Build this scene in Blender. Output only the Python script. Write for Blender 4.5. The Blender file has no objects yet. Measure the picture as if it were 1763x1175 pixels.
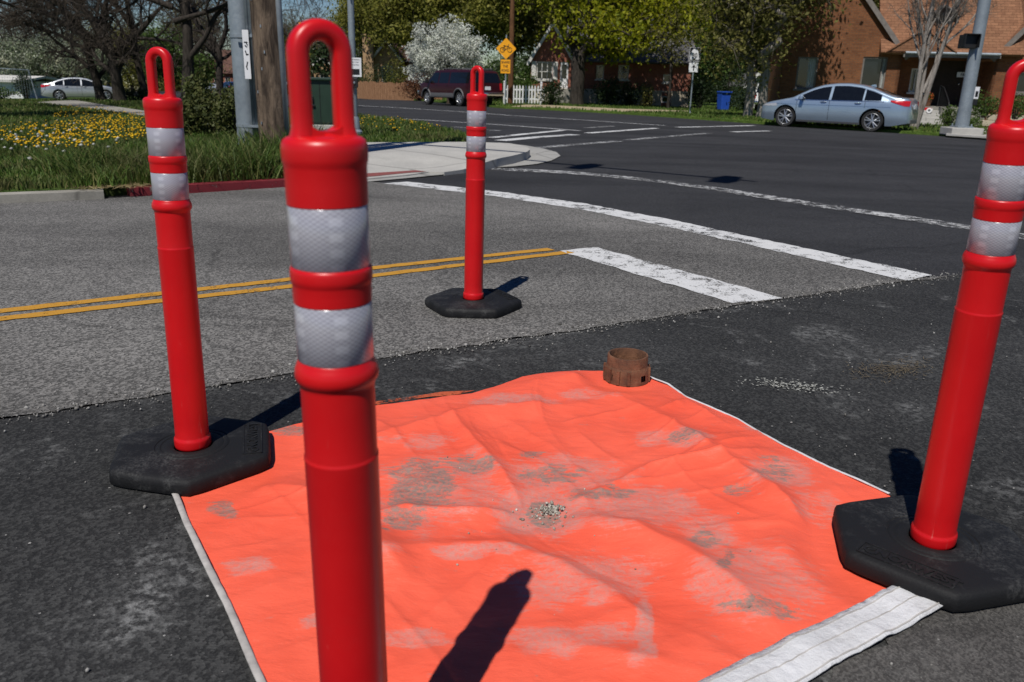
import bpy, bmesh, math, random
import numpy as np
from mathutils import Vector, Matrix
from mathutils import noise as mn
SC = bpy.context.scene
COL = SC.collection
R = math.radians
# ------------------------------------------------------------------ camera
F_PX, PITCH, ROLL, CAM_H = 1424.9, R(17.7277), R(1.4036), 1.038
FW = np.array([0, math.cos(PITCH), -math.sin(PITCH)])
U0 = np.array([0, math.sin(PITCH), math.cos(PITCH)])
RI = math.cos(ROLL) * np.array([1., 0, 0]) + math.sin(ROLL) * U0
UP = -math.sin(ROLL) * np.array([1., 0, 0]) + math.cos(ROLL) * U0
cd = bpy.data.cameras.new('camera')
cam = bpy.data.objects.new('camera', cd)
COL.objects.link(cam)
cd.sensor_width = 36.0
cd.lens = F_PX / 1763 * 36
cd.clip_start = 0.05
cd.clip_end = 3000
cd.dof.use_dof = True
cd.dof.focus_distance = 2.9
cd.dof.aperture_fstop = 6.5
M = Matrix(((RI[0], UP[0], -FW[0], 0), (RI[1], UP[1], -FW[1], 0), (RI[2], UP[2], -FW[2], CAM_H), (0, 0, 0, 1)))
cam.matrix_world = M
SC.camera = cam
# ------------------------------------------------------------------ sky, sun, exposure
SUN_EL, SUN_AZ = R(57), R(20)          # light travels towards +y, turned 20 deg to +x
w = bpy.data.worlds.new('World')
SC.world = w
w.use_nodes = True
wn = w.node_tree
sky = wn.nodes.new('ShaderNodeTexSky')
sky.sky_type = 'NISHITA'
sky.sun_disc = False
sky.sun_elevation = SUN_EL
sky.sun_rotation = math.pi + SUN_AZ
sky.air_density = 1.0
sky.dust_density = 0.05
sky.altitude = 1400
sky.ozone_density = 2.5
hs = wn.nodes.new('ShaderNodeHueSaturation')
hs.inputs['Saturation'].default_value = 1.32
hs.inputs['Hue'].default_value = .513
wn.links.new(sky.outputs[0], hs.inputs['Color'])
wn.links.new(hs.outputs[0], wn.nodes['Background'].inputs[0])
wn.nodes['Background'].inputs[1].default_value = 0.055
sl = bpy.data.lights.new('sun', 'SUN')
sl.energy = 4.6
sl.angle = R(0.55)
sl.color = (1.0, 0.965, 0.9)
so = bpy.data.objects.new('sun', sl)
COL.objects.link(so)
ldir = Vector((math.sin(SUN_AZ) * math.cos(SUN_EL), math.cos(SUN_AZ) * math.cos(SUN_EL), -math.sin(SUN_EL)))
so.rotation_euler = ldir.to_track_quat('-Z', 'Y').to_euler()
so.location = (-6, -16, 30)
SC.view_settings.view_transform = 'Standard'
SC.view_settings.look = 'None'
SC.view_settings.exposure = 0.0
SC.view_settings.gamma = 1.0
rng = np.random.default_rng(7)
random.seed(7)

# ------------------------------------------------------------------ ground shape, pixel -> ground point of the photograph
def sp(t, k):
    t = np.asarray(t, float) / k
    return k * np.where(t > 30, t, np.log1p(np.exp(np.minimum(t, 30))))
def gz(x, y):
    return -.0124 * sp(np.asarray(y) - 4., 1.5) - .02 * sp(-4. - np.asarray(x), 1.5) - .017 * sp(np.asarray(x) - 5.5, 1.5)
CAMP = np.array([0, 0, CAM_H])
def ray(px, py):
    return FW + RI * (px - 881.5) / F_PX - UP * (py - 587.5) / F_PX
def at(px, py, dz=0.):
    d = ray(px, py)
    ts = np.geomspace(.3, 1500, 1500)
    P = CAMP + d * ts[:, None]
    v = P[:, 2] - gz(P[:, 0], P[:, 1]) - dz
    i = int(np.argmax(v < 0))
    a, b = ts[i - 1], ts[i]
    for _ in range(40):
        m = (a + b) / 2
        q = CAMP + d * m
        if q[2] - gz(q[0], q[1]) - dz > 0: a = m
        else: b = m
    return CAMP + d * a
def atY(px, py, Y):
    d = ray(px, py)
    return CAMP + d * (Y / d[1])
def xat(px, Y, py=180):                     # ground x seen at pixel column px at distance Y
    return float(atY(px, py, Y)[0])
def base(px, Y, py=180):
    x = xat(px, Y, py)
    return (x, Y, float(gz(x, Y)))

# ------------------------------------------------------------------ mesh helpers
class MB:
    def __init__(s):
        s.v, s.f, s.mi = [], [], []
    def add(s, vs, fs, mi=0):
        o = len(s.v)
        s.v += [tuple(map(float, q)) for q in vs]
        s.f += [tuple(i + o for i in f) for f in fs]
        s.mi += [mi] * len(fs)
        return s
    def box(s, c, d, rz=0, mi=0, taper=1.0):
        x, y, z = d[0] / 2, d[1] / 2, d[2] / 2
        ca, sa = math.cos(rz), math.sin(rz)
        vs = []
        for sz in (-1, 1):
            k = taper if sz > 0 else 1
            for sx, sy in ((-1, -1), (1, -1), (1, 1), (-1, 1)):
                px, py = sx * x * k, sy * y * k
                vs.append((c[0] + ca * px - sa * py, c[1] + sa * px + ca * py, c[2] + sz * z))
        return s.add(vs, [(3, 2, 1, 0), (4, 5, 6, 7), (0, 1, 5, 4), (1, 2, 6, 5), (2, 3, 7, 6), (3, 0, 4, 7)], mi)
    def tube(s, pts, rad, n=8, mi=0, caps=True):
        pts = [Vector(p) for p in pts]
        if not hasattr(rad, '__len__'): rad = [rad] * len(pts)
        rings = []
        prev = None
        for i, p in enumerate(pts):
            t = (pts[min(i + 1, len(pts) - 1)] - pts[max(i - 1, 0)])
            if t.length < 1e-9: t = Vector((0, 0, 1))
            t.normalize()
            if prev is None:
                a = Vector((1, 0, 0)) if abs(t.x) < .8 else Vector((0, 1, 0))
                u = t.cross(a).normalized()
            else:
                u = (prev - t * prev.dot(t))
                u = u.normalized() if u.length > 1e-6 else t.orthogonal().normalized()
            prev = u
            v = t.cross(u)
            rings.append([p + (u * math.cos(2 * math.pi * k / n) + v * math.sin(2 * math.pi * k / n)) * rad[i] for k in range(n)])
        vs = [q for r in rings for q in r]
        fs = []
        for i in range(len(pts) - 1):
            for k in range(n):
                k2 = (k + 1) % n
                fs.append((i * n + k, i * n + k2, (i + 1) * n + k2, (i + 1) * n + k))
        if caps:
            fs.append(tuple(range(n - 1, -1, -1)))
            fs.append(tuple(range((len(pts) - 1) * n, len(pts) * n)))
        return s.add(vs, fs, mi)
    def lathe(s, prof, n=32, c=(0, 0, 0), axis='z', mi=0):
        vs = []
        for r, z in prof:
            for k in range(n):
                a = 2 * math.pi * k / n
                if axis == 'z': q = (r * math.cos(a), r * math.sin(a), z)
                else: q = (r * math.cos(a), z, r * math.sin(a))
                vs.append((q[0] + c[0], q[1] + c[1], q[2] + c[2]))
        fs = []
        for i in range(len(prof) - 1):
            for k in range(n):
                k2 = (k + 1) % n
                q = (i * n + k, i * n + k2, (i + 1) * n + k2, (i + 1) * n + k)
                fs.append(q if axis == 'z' else q[::-1])
        return s.add(vs, fs, mi)
    def prism(s, poly, y0, y1, mi=0):        # polygon in x,z extruded along y
        n = len(poly)
        vs = [(x, y0, z) for x, z in poly] + [(x, y1, z) for x, z in poly]
        fs = [tuple(range(n)), tuple(range(2 * n - 1, n - 1, -1))]
        for i in range(n):
            j = (i + 1) % n
            fs.append((i, i + n, j + n, j))
        return s.add(vs, fs, mi)
    def obj(s, name, mats, parent=None, smooth=False, bevel=0, fixn=True):
        me = bpy.data.meshes.new(name)
        me.from_pydata(s.v, [], s.f)
        if not isinstance(mats, (list, tuple)): mats = [mats]
        for m in mats: me.materials.append(m)
        if any(s.mi): me.polygons.foreach_set('material_index', s.mi)
        if fixn or bevel:
            bm = bmesh.new(); bm.from_mesh(me)
            if fixn: bmesh.ops.recalc_face_normals(bm, faces=bm.faces)
            if bevel:
                es = [e for e in bm.edges if len(e.link_faces) == 2 and e.calc_face_angle(0) > .6]
                bmesh.ops.bevel(bm, geom=es, offset=bevel, segments=2, affect='EDGES', profile=.6)
            bm.to_mesh(me); bm.free()
        if smooth is True: me.polygons.foreach_set('use_smooth', [True] * len(me.polygons))
        elif smooth: me.polygons.foreach_set('use_smooth', [True] * len(me.polygons)); me.set_sharp_from_angle(angle=R(smooth))
        return link(me, name, parent)
def link(me, name, parent=None):
    o = bpy.data.objects.new(name, me)
    COL.objects.link(o)
    if parent is not None: o.parent = parent
    return o
def tag(o, label=None, cat=None, group=None, kind=None):
    if label: o['label'] = label
    if cat: o['category'] = cat
    if group: o['group'] = group
    if kind: o['kind'] = kind
    return o
def thing(name, label, cat, loc=(0, 0, 0), rz=0, group=None):
    o = bpy.data.objects.new(name, None)
    o.empty_display_size = .3
    COL.objects.link(o)
    o.location = loc
    o.rotation_euler = (0, 0, rz)
    return tag(o, label, cat, group)
def copy_tree(o, parent=None):
    c = o.copy(); COL.objects.link(c)
    c.parent = parent
    for ch in list(o.children): copy_tree(ch, c)
    return c
def struct(o, kind='structure'):
    o['kind'] = kind
    return o
def raw_mesh(name, V, Fq, mat, parent=None, smooth=False):   # numpy verts, faces of equal size
    me = bpy.data.meshes.new(name)
    V = np.asarray(V, np.float32); Fq = np.asarray(Fq, np.int32)
    k = Fq.shape[1]
    me.vertices.add(len(V)); me.vertices.foreach_set('co', V.ravel())
    me.loops.add(Fq.size); me.loops.foreach_set('vertex_index', Fq.ravel())
    me.polygons.add(len(Fq)); me.polygons.foreach_set('loop_start', np.arange(len(Fq), dtype=np.int32) * k)
    me.update(calc_edges=True)
    if smooth: me.polygons.foreach_set('use_smooth', [True] * len(Fq))
    me.materials.append(mat)
    return link(me, name, parent)

# ------------------------------------------------------------------ materials
class NT:
    def __init__(s, name):
        s.m = bpy.data.materials.new(name); s.m.use_nodes = True
        s.t = s.m.node_tree; s.b = s.t.nodes['Principled BSDF']
        s.x = 0
    def n(s, typ, **kw):
        nd = s.t.nodes.new('ShaderNode' + typ)
        for k, v in kw.items():
            if k[0] == '_': setattr(nd, k[1:], v)
            else:
                for i in nd.inputs:
                    if i.name == k.replace('_', ' '): s.put(i, v); break
        return nd
    def put(s, sock, v):
        if hasattr(v, 'links'): s.t.links.new(v, sock)
        else:
            if hasattr(sock.default_value, '__len__') and hasattr(v, '__len__') and len(v) == 3 and len(sock.default_value) == 4: v = tuple(v) + (1,)
            sock.default_value = v
    def pos(s):
        return s.n('TexCoord').outputs['Object']
    def noise(s, scale, detail=4, rough=.6, vec=None, dist=0):
        return s.n('TexNoise', Vector=vec if vec is not None else s.pos(), Scale=scale, Detail=detail, Roughness=rough, Distortion=dist).outputs['Fac']
    def ramp(s, fac, stops):
        r = s.n('ValToRGB', Fac=fac)
        e = r.color_ramp.elements
        while len(e) < len(stops): e.new(.5)
        for el, (p, c) in zip(e, stops):
            el.position = p
            el.color = (c, c, c, 1) if not hasattr(c, '__len__') else tuple(c) + (1,)
        return r.outputs[0]
    def mix(s, fac, a, b, mode='MIX'):
        m = s.n('Mix', _data_type='RGBA', _blend_type=mode)
        s.put(m.inputs[0], fac); s.put(m.inputs[6], a); s.put(m.inputs[7], b)
        return m.outputs[2]
    def math(s, op, a, b=0., c=0.):
        m = s.n('Math', _operation=op)
        s.put(m.inputs[0], a); s.put(m.inputs[1], b); s.put(m.inputs[2], c)
        return m.outputs[0]
    def bump(s, h, strength=.3, dist=.01):
        s.put(s.b.inputs['Normal'], s.n('Bump', Height=h, Strength=strength, Distance=dist).outputs[0])
    def set(s, **kw):
        for k, v in kw.items(): s.put(s.b.inputs[k.replace('_', ' ')], v)
        return s.m
def simple(name, col, rough=.5, metal=0., var=.12, scale=8, spec=.5, bump=0, coat=0):
    t = NT(name)
    c2 = tuple(min(1, c * (1 + var)) for c in col); c1 = tuple(c * (1 - var) for c in col)
    f = t.noise(scale, 5)
    t.set(Base_Color=t.ramp(f, [(.3, c1), (.7, c2)]), Roughness=rough, Metallic=metal, Specular_IOR_Level=spec)
    if coat: t.set(Coat_Weight=coat, Coat_Roughness=.05)
    if bump: t.bump(f, bump, .01)
    return t.m

def mat_asphalt(name, tar, stone, cell, thr, spec_amt, stain=0., stain_col=(.3, .3, .29), big=.25, cracks=.4):
    t = NT(name)
    P = t.pos()
    v = t.n('TexVoronoi', Vector=P, Scale=cell)
    v2 = t.n('TexVoronoi', Vector=P, Scale=cell * 2.3)
    r1 = t.ramp(v.outputs['Color'], [(thr, 0.), (min(.99, thr + .25), 1.)])
    r2 = t.ramp(v2.outputs['Color'], [(.25, 0.), (.9, 1.)])
    c = t.mix(r1, tar, stone)
    c = t.mix(t.math('MULTIPLY', r2, .45), c, tuple(q * 1.15 for q in stone))
    lf = t.noise(.9, 6, .65, P)
    c = t.mix(1., c, t.ramp(lf, [(.3, 1 - big), (.72, 1 + big)]), 'MULTIPLY')
    # tiny pale chips
    vs = t.n('TexVoronoi', Vector=P, Scale=55.)
    sc3 = t.n('SeparateColor', Color=vs.outputs['Color'])
    chip = t.ramp(t.math('SUBTRACT', t.math('MULTIPLY', sc3.outputs[1], .2), vs.outputs['Distance']), [(.0, 0.), (.03, 1.)])
    sel = t.ramp(t.n('SeparateColor', Color=vs.outputs['Color']).outputs[0], [(1 - spec_amt, 0.), (1 - spec_amt + .005, 1.)])
    c = t.mix(t.math('MULTIPLY', t.math('MULTIPLY', chip, sel), t.math('MULTIPLY_ADD', sc3.outputs[2], .6, .25)), c, (.4, .39, .37))
    if stain:
        n1 = t.noise(2.3, 9, .72, P, .6)
        n2 = t.noise(38., 4, .7, P)
        s1 = t.math('MULTIPLY', t.ramp(n1, [(.53, 0.), (.68, 1.)]), t.ramp(n2, [(.45, 0.), (.6, 1.)]))
        c = t.mix(t.math('MULTIPLY', s1, stain), c, stain_col)
    wn_ = t.n('TexNoise', Vector=P, Scale=1.4, Detail=5).outputs['Color']
    wp = t.n('VectorMath', _operation='MULTIPLY_ADD'); t.put(wp.inputs[0], wn_); wp.inputs[1].default_value = (.5, .5, 0); t.put(wp.inputs[2], P)
    ck = t.n('TexVoronoi', _feature='DISTANCE_TO_EDGE', Vector=wp.outputs[0], Scale=.42)
    gate = t.ramp(t.noise(.8, 3, .5, P), [(.46, 0.), (.56, 1.)])
    c = t.mix(t.math('MULTIPLY', t.math('MULTIPLY', t.ramp(ck.outputs['Distance'], [(0., 1.), (.003, .6), (.007, 0.)]), gate), cracks), c, tuple(q * .35 for q in tar))
    sp2 = t.ramp(t.noise(240., 3, .7, P), [(.3, .72), (.7, 1.3)])
    c = t.mix(1., c, sp2, 'MULTIPLY')
    oil = t.ramp(t.noise(.55, 7, .6, t.n('Mapping', Vector=P, Rotation=(0, 0, -.62), Scale=(.35, 1.5, 1)).outputs[0]), [(.4, .72), (.55, 1.), (.75, 1.12)])
    c = t.mix(1., c, oil, 'MULTIPLY')
    h = t.math('ADD', t.math('MULTIPLY', v.outputs['Distance'], 1.0), t.math('MULTIPLY', v2.outputs['Distance'], .5))
    t.bump(h, .55, .0035)
    return t.set(Base_Color=c, Roughness=.85, Specular_IOR_Level=.22)

def mat_paint(name, col, under, lo, hi, scale=9.):
    t = NT(name)
    P = t.pos()
    n1 = t.noise(scale, 8, .75, P, .3)
    n2 = t.noise(1.3, 4, .6, P)
    v = t.n('TexVoronoi', Vector=P, Scale=95.)
    f = t.math('ADD', t.math('ADD', t.math('MULTIPLY', n1, .75), t.math('MULTIPLY', n2, .4)), t.math('MULTIPLY', v.outputs['Distance'], -.16))
    k = t.ramp(f, [(lo, 0.), (hi, 1.)])
    cc = t.mix(t.noise(30., 5, .7, P), tuple(q * .78 for q in col), col)
    t.bump(v.outputs['Distance'], .4, .004)
    t.set(Base_Color=cc, Roughness=.75, Specular_IOR_Level=.3)
    tr = t.n('BsdfTransparent')
    mx = t.n('MixShader', Fac=k)
    t.t.links.new(tr.outputs[0], mx.inputs[1]); t.t.links.new(t.b.outputs[0], mx.inputs[2])
    t.t.links.new(mx.outputs[0], t.t.nodes['Material Output'].inputs[0])
    return t.m

def mat_leaf(name, c1, c2, c3=None, trans=.25, patch=.6, dry=None):
    t = NT(name)
    ri = t.n('NewGeometry').outputs['Random Per Island']
    stops = [(0., c1), (1., c2)] if c3 is None else [(0., c1), (.6, c2), (1., c3)]
    c = t.ramp(ri, stops)
    lf = t.noise(patch, 3, .5)
    c = t.mix(1., c, t.ramp(lf, [(.3, .72), (.7, 1.25)]), 'MULTIPLY')
    if dry: c = t.mix(t.ramp(t.noise(.9, 5, .65), [(.5, 0.), (.68, .75)]), c, dry)
    t.set(Base_Color=c, Roughness=.6, Specular_IOR_Level=.25)
    tl = t.n('BsdfTranslucent'); t.t.links.new(c, tl.inputs[0])
    mx = t.n('MixShader', Fac=trans)
    t.t.links.new(t.b.outputs[0], mx.inputs[1]); t.t.links.new(tl.outputs[0], mx.inputs[2])
    t.t.links.new(mx.outputs[0], t.t.nodes['Material Output'].inputs[0])
    return t.m

def mat_bark(name, c1, c2, scale=6):
    t = NT(name)
    P = t.pos()
    mp = t.n('Mapping', Vector=P, Scale=(1, 1, .18)).outputs[0]
    f = t.noise(scale * 2.2, 7, .7, mp, .4)
    t.bump(f, 1., .04)
    return t.set(Base_Color=t.ramp(f, [(.36, c1), (.62, c2)]), Roughness=.9, Specular_IOR_Level=.15)

def mat_brick(name, c1, c2, mortar, axis='xz', bw=.21, bh=.075):
    t = NT(name)
    sep = t.n('SeparateXYZ', Vector=t.pos())
    u = t.math('ADD', sep.outputs[0], sep.outputs[1])
    cb = t.n('CombineXYZ', X=u, Y=sep.outputs[2]).outputs[0]
    b = t.n('TexBrick', Vector=cb, Color1=c1, Color2=c2, Mortar=mortar, Scale=1.0)
    b.inputs['Mortar Size'].default_value = .008
    b.inputs['Brick Width'].default_value = bw
    b.inputs['Row Height'].default_value = bh
    b.inputs['Bias'].default_value = -.1
    n2 = t.noise(.7, 5, .6)
    n3 = t.noise(14., 4, .7)
    c = t.mix(1., b.outputs[0], t.ramp(n2, [(.3, .78), (.7, 1.18)]), 'MULTIPLY')
    c = t.mix(1., c, t.ramp(n3, [(.3, .8), (.7, 1.2)]), 'MULTIPLY')
    t.bump(b.outputs['Fac'], -.5, .008)
    return t.set(Base_Color=c, Roughness=.88, Specular_IOR_Level=.2)

def mat_shingle(name, c1, c2):
    t = NT(name)
    sep = t.n('SeparateXYZ', Vector=t.pos())
    cb = t.n('CombineXYZ', X=sep.outputs[0], Y=sep.outputs[2]).outputs[0]
    b = t.n('TexBrick', Vector=cb, Color1=c1, Color2=c2, Mortar=tuple(q * .45 for q in c1), Scale=1.0)
    b.inputs['Mortar Size'].default_value = .009
    b.inputs['Brick Width'].default_value = .3
    b.inputs['Row Height'].default_value = .115
    n2 = t.noise(3., 6, .7)
    c = t.mix(1., b.outputs[0], t.ramp(n2, [(.3, .75), (.7, 1.2)]), 'MULTIPLY')
    t.bump(b.outputs['Fac'], -.6, .02)
    return t.set(Base_Color=c, Roughness=.9, Specular_IOR_Level=.15)

MAT = {}
MAT['new_asphalt'] = mat_asphalt('new asphalt', (.02, .02, .0215), (.044, .044, .0465), 120., .45, .05, .0, big=.16)
MAT['patch_asphalt'] = mat_asphalt('patch asphalt', (.0165, .0165, .0168), (.05, .05, .049), 130., .45, .10, .8, (.24, .24, .235), big=.3)
MAT['old_asphalt'] = mat_asphalt('old asphalt', (.05, .0485, .046), (.19, .182, .172), 120., .42, .14, .0, big=.22)
MAT['coarse_asphalt'] = mat_asphalt('coarse asphalt', (.04, .038, .036), (.095, .09, .084), 210., .4, .1, .35, (.2, .195, .185), big=.3)
MAT['white_paint'] = mat_paint('white road paint', (.62, .62, .62), 0, .40, .475)
MAT['worn_paint'] = mat_paint('worn white road paint', (.52, .52, .52), 0, .475, .57, 14.)
MAT['yellow_paint'] = mat_paint('yellow road paint', (.5, .25, .03), 0, .33, .42, 11.)
MAT['spray_paint'] = mat_paint('orange spray paint', (.5, .1, .04), 0, .4, .56, 16.)
def mat_concrete(name, c1, c2, joints=0):
    t = NT(name)
    P = t.pos()
    a = t.noise(1.6, 8, .7, P); b_ = t.noise(60., 3, .7, P)
    c = t.ramp(a, [(.3, c1), (.7, c2)])
    c = t.mix(1., c, t.ramp(b_, [(.3, .86), (.7, 1.1)]), 'MULTIPLY')
    crack = t.n('TexVoronoi', _feature='DISTANCE_TO_EDGE', Vector=P, Scale=.45)
    c = t.mix(t.ramp(crack.outputs['Distance'], [(.0, .55), (.006, .35), (.012, 0.)]), c, tuple(q * .35 for q in c1))
    t.bump(b_, .3, .004)
    return t.set(Base_Color=c, Roughness=.85, Specular_IOR_Level=.2)
MAT['concrete'] = mat_concrete('concrete', (.33, .32, .3), (.44, .425, .395))
MAT['gutter'] = mat_concrete('gutter concrete', (.24, .235, .22), (.36, .35, .33))
MAT['old_concrete'] = mat_concrete('old concrete', (.2, .19, .165), (.34, .32, .28))
MAT['red_kerb'] = mat_paint('red kerb paint', (.2, .022, .03), 0, .36, .43, 7.)
MAT['red_ramp'] = simple('red ramp pad', (.2, .055, .048), .85, var=.25, scale=14, bump=.3)
t = NT('lawn soil')
a = t.noise(.35, 6, .65); b_ = t.noise(9., 6, .7)
c = t.ramp(a, [(.3, (.03, .06, .012)), (.55, (.05, .085, .017)), (.75, (.08, .085, .03))])
c = t.mix(1., c, t.ramp(b_, [(.25, .45), (.7, 1.4)]), 'MULTIPLY')
t.bump(b_, .8, .05)
MAT['lawn'] = t.set(Base_Color=c, Roughness=.95, Specular_IOR_Level=.1)
t = NT('far lawn')
a = t.noise(.5, 6, .65); b_ = t.noise(7., 6, .7)
c = t.ramp(a, [(.3, (.06, .105, .02)), (.6, (.09, .14, .026)), (.8, (.13, .14, .045))])
c = t.mix(1., c, t.ramp(b_, [(.25, .55), (.7, 1.35)]), 'MULTIPLY')
t.bump(b_, .8, .05)
MAT['far_lawn'] = t.set(Base_Color=c, Roughness=.95, Specular_IOR_Level=.1)
MAT['tan_gravel'] = simple('tan gravel', (.34, .27, .17), .9, var=.3, scale=5, bump=.3)
MAT['soil'] = simple('dry ground', (.1, .09, .05), .95, var=.4, scale=1.5)
# grass blades
MAT['grass'] = mat_leaf('grass blades', (.04, .08, .012), (.085, .14, .022), (.2, .19, .07), .35, 1.2, (.13, .105, .05))
MAT['shortgrass'] = mat_leaf('verge grass', (.05, .095, .015), (.09, .15, .025), (.16, .17, .05), .3, .8)
MAT['dandelion'] = mat_leaf('dandelion flowers', (.75, .42, .01), (.85, .55, .02), None, .2)
MAT['seedhead'] = mat_leaf('seed heads', (.42, .42, .38), (.6, .6, .55), None, .3)
MAT['dirt'] = mat_leaf('dirt straw', (.09, .07, .045), (.2, .16, .1), None, .1)
MAT['straw'] = mat_leaf('straw', (.25, .19, .09), (.4, .32, .17), None, .2)
# posts
t = NT('red post plastic')
n1 = t.noise(5., 4); n2 = t.noise(60., 5, .7)
c = t.mix(t.ramp(n1, [(.35, 0.), (.7, 1.)]), (.53, .0045, .0075), (.58, .007, .009))
scr = t.ramp(n2, [(.68, 0.), (.76, 1.)])
sc_ = t.ramp(t.noise(30., 6, .75, t.n('Mapping', Vector=t.pos(), Scale=(2.2, 2.2, .25)).outputs[0]), [(.63, 0.), (.7, 1.)])
zz_ = t.n('SeparateXYZ', Vector=t.pos()).outputs[2]
low = t.ramp(zz_, [(.05, 1.), (.35, .25), (.9, .12)])
c = t.mix(t.math('MULTIPLY', scr, .12), c, (.75, .2, .18))
c = t.mix(t.math('MULTIPLY', t.math('MULTIPLY', sc_, low), .4), c, (.55, .2, .17))
gr_ = t.ramp(t.noise(9., 8, .75), [(.55, 0.), (.72, 1.)])
c = t.mix(t.math('MULTIPLY', t.math('MULTIPLY', gr_, low), .35), c, (.16, .03, .026))
MAT['red'] = t.set(Base_Color=c, Roughness=t.ramp(n2, [(.3, .3), (.7, .4)]), Specular_IOR_Level=.45)
t = NT('reflective sheeting')
uv = t.n('UVMap').outputs[0]
s_ = t.n('SeparateXYZ', Vector=uv)
U, V = s_.outputs[0], s_.outputs[1]
k = 2 * math.pi / .0054
d1 = t.math('SINE', t.math('MULTIPLY', U, k * .62)); d2 = t.math('SINE', t.math('MULTIPLY', V, k))
net = t.ramp(t.math('MULTIPLY_ADD', t.math('MULTIPLY', d1, d2), .5, .5), [(.28, 0.), (.5, .55), (.72, 1.)])
row = t.math('SINE', t.math('MULTIPLY', V, 2 * math.pi / .0168))
colm = t.math('SINE', t.math('MULTIPLY', U, 2 * math.pi / .052))
blk = t.math('MULTIPLY', t.ramp(t.math('MULTIPLY_ADD', row, .5, .5), [(.3, 0.), (.6, 1.)]), t.ramp(t.math('MULTIPLY_ADD', colm, .5, .5), [(.72, 0.), (.9, 1.)]))
c = t.mix(net, (.4, .395, .435), (.26, .255, .285))
c = t.mix(t.math('MULTIPLY', blk, .4), c, (.62, .62, .66))
c = t.mix(t.math('MULTIPLY', t.noise(18., 4), .3), c, (.5, .48, .52))
MAT['band'] = t.set(Base_Color=c, Roughness=.28, Metallic=.15, Specular_IOR_Level=.55, Coat_Weight=.3, Coat_Roughness=.2)
t = NT('black rubber')
n1 = t.noise(7., 7, .7); n2 = t.noise(140., 4, .7)
c = t.mix(t.math('MULTIPLY', t.ramp(n1, [(.5, 0.), (.75, 1.)]), t.ramp(n2, [(.4, 0.), (.65, 1.)])), (.009, .009, .0098), (.085, .085, .083))
t.bump(n2, .45, .003)
MAT['rubber'] = t.set(Base_Color=c, Roughness=.66, Specular_IOR_Level=.25)
# tarp
t = NT('orange tarp')
P = t.pos()
n1 = t.noise(11., 9, .75, P, .6); n2 = t.noise(90., 5, .75, P); n3 = t.noise(2.6, 5, .6, P)
m1 = t.n('Mapping', Vector=P, Rotation=(0, 0, .55), Scale=(3., 17., 1)).outputs[0]
st = t.noise(5., 8, .75, m1, .5)
m2 = t.n('Mapping', Vector=P, Rotation=(0, 0, -.75), Scale=(3., 13., 1)).outputs[0]
st2 = t.noise(5., 8, .75, m2, .5)
brk = t.math('ADD', t.math('ADD', t.math('MULTIPLY', n1, .9), t.math('MULTIPLY', st, .9)), t.math('MULTIPLY', st2, .5))
fine = t.ramp(n2, [(.34, .25), (.58, 1.)])
og = t.mix(t.ramp(n3, [(.3, 0.), (.7, 1.)]), (.76, .092, .045), (.83, .127, .07))
og = t.mix(t.math('MULTIPLY', t.ramp(n2, [(.6, 0.), (.75, 1.)]), .22), og, (.85, .3, .2))
og = t.mix(t.math('MULTIPLY', t.ramp(st, [(.6, 0.), (.72, 1.)]), .3), og, (.6, .075, .035))
dust = t.n('Attribute', _attribute_name='dust').outputs['Fac']; mud = t.n('Attribute', _attribute_name='mud').outputs['Fac']
fd = t.math('ADD', t.math('MULTIPLY_ADD', dust, 1.15, .02), t.math('MULTIPLY', t.math('SUBTRACT', brk, 1.15), 1.05))
kd = t.math('MULTIPLY', t.ramp(fd, [(.3, 0.), (.46, .55), (.8, .85)]), fine)
c = t.mix(kd, og, (.47, .25, .215))
fm = t.math('ADD', mud, t.math('MULTIPLY', t.math('SUBTRACT', brk, 1.15), 1.35))
km = t.math('MULTIPLY', t.ramp(fm, [(.42, 0.), (.475, .82), (.9, 1.)]), fine)
c = t.mix(t.math('MULTIPLY', km, .92), c, t.mix(t.ramp(st2, [(.35, 0.), (.65, 1.)]), (.115, .108, .09), (.25, .225, .19)))
m3 = t.n('Mapping', Vector=P, Rotation=(0, 0, .9), Scale=(1., 2.2, 1)).outputs[0]
soft = t.noise(9., 6, .55, m3, .4); soft2 = t.noise(38., 4, .6, m2)
t.bump(t.math('ADD', t.math('MULTIPLY', soft, .8), t.math('ADD', t.math('MULTIPLY', soft2, .12), t.math('MULTIPLY', n2, .06))), .55, .012)
MAT['tarp'] = t.set(Base_Color=c, Roughness=.5, Specular_IOR_Level=.35)
t = NT('white webbing')
P = t.pos()
a = t.noise(5., 8, .75, P); b_ = t.noise(45., 5, .7, P)
c = t.ramp(a, [(.3, (.4, .395, .39)), (.5, (.56, .56, .57)), (.75, (.66, .66, .68))])
c = t.mix(t.ramp(b_, [(.6, 0.), (.72, .5)]), c, (.3, .29, .27))
t.bump(t.math('ADD', t.math('MULTIPLY', a, 1.), t.math('MULTIPLY', b_, .25)), .7, .02)
MAT['hem'] = t.set(Base_Color=c, Roughness=.75)
MAT['binding'] = simple('grey binding', (.36, .34, .32), .8, var=.25, scale=30)
t = NT('rusty iron')
n1 = t.noise(12., 8, .7); n2 = t.noise(70., 5, .7)
c = t.ramp(n1, [(.3, (.055, .026, .016)), (.52, (.15, .065, .032)), (.72, (.25, .12, .065))])
t.bump(n2, .7, .006)
MAT['rust'] = t.set(Base_Color=c, Roughness=.85, Metallic=.15)
MAT['grit'] = mat_leaf('road grit', (.06, .057, .052), (.2, .19, .175), (.36, .35, .33), 0.)
MAT['pebble'] = mat_leaf('pebbles', (.13, .115, .09), (.34, .31, .26), (.55, .52, .46), 0.)
t = NT('galvanised steel')
v = t.n('TexVoronoi', Vector=t.pos(), Scale=28.)
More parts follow.
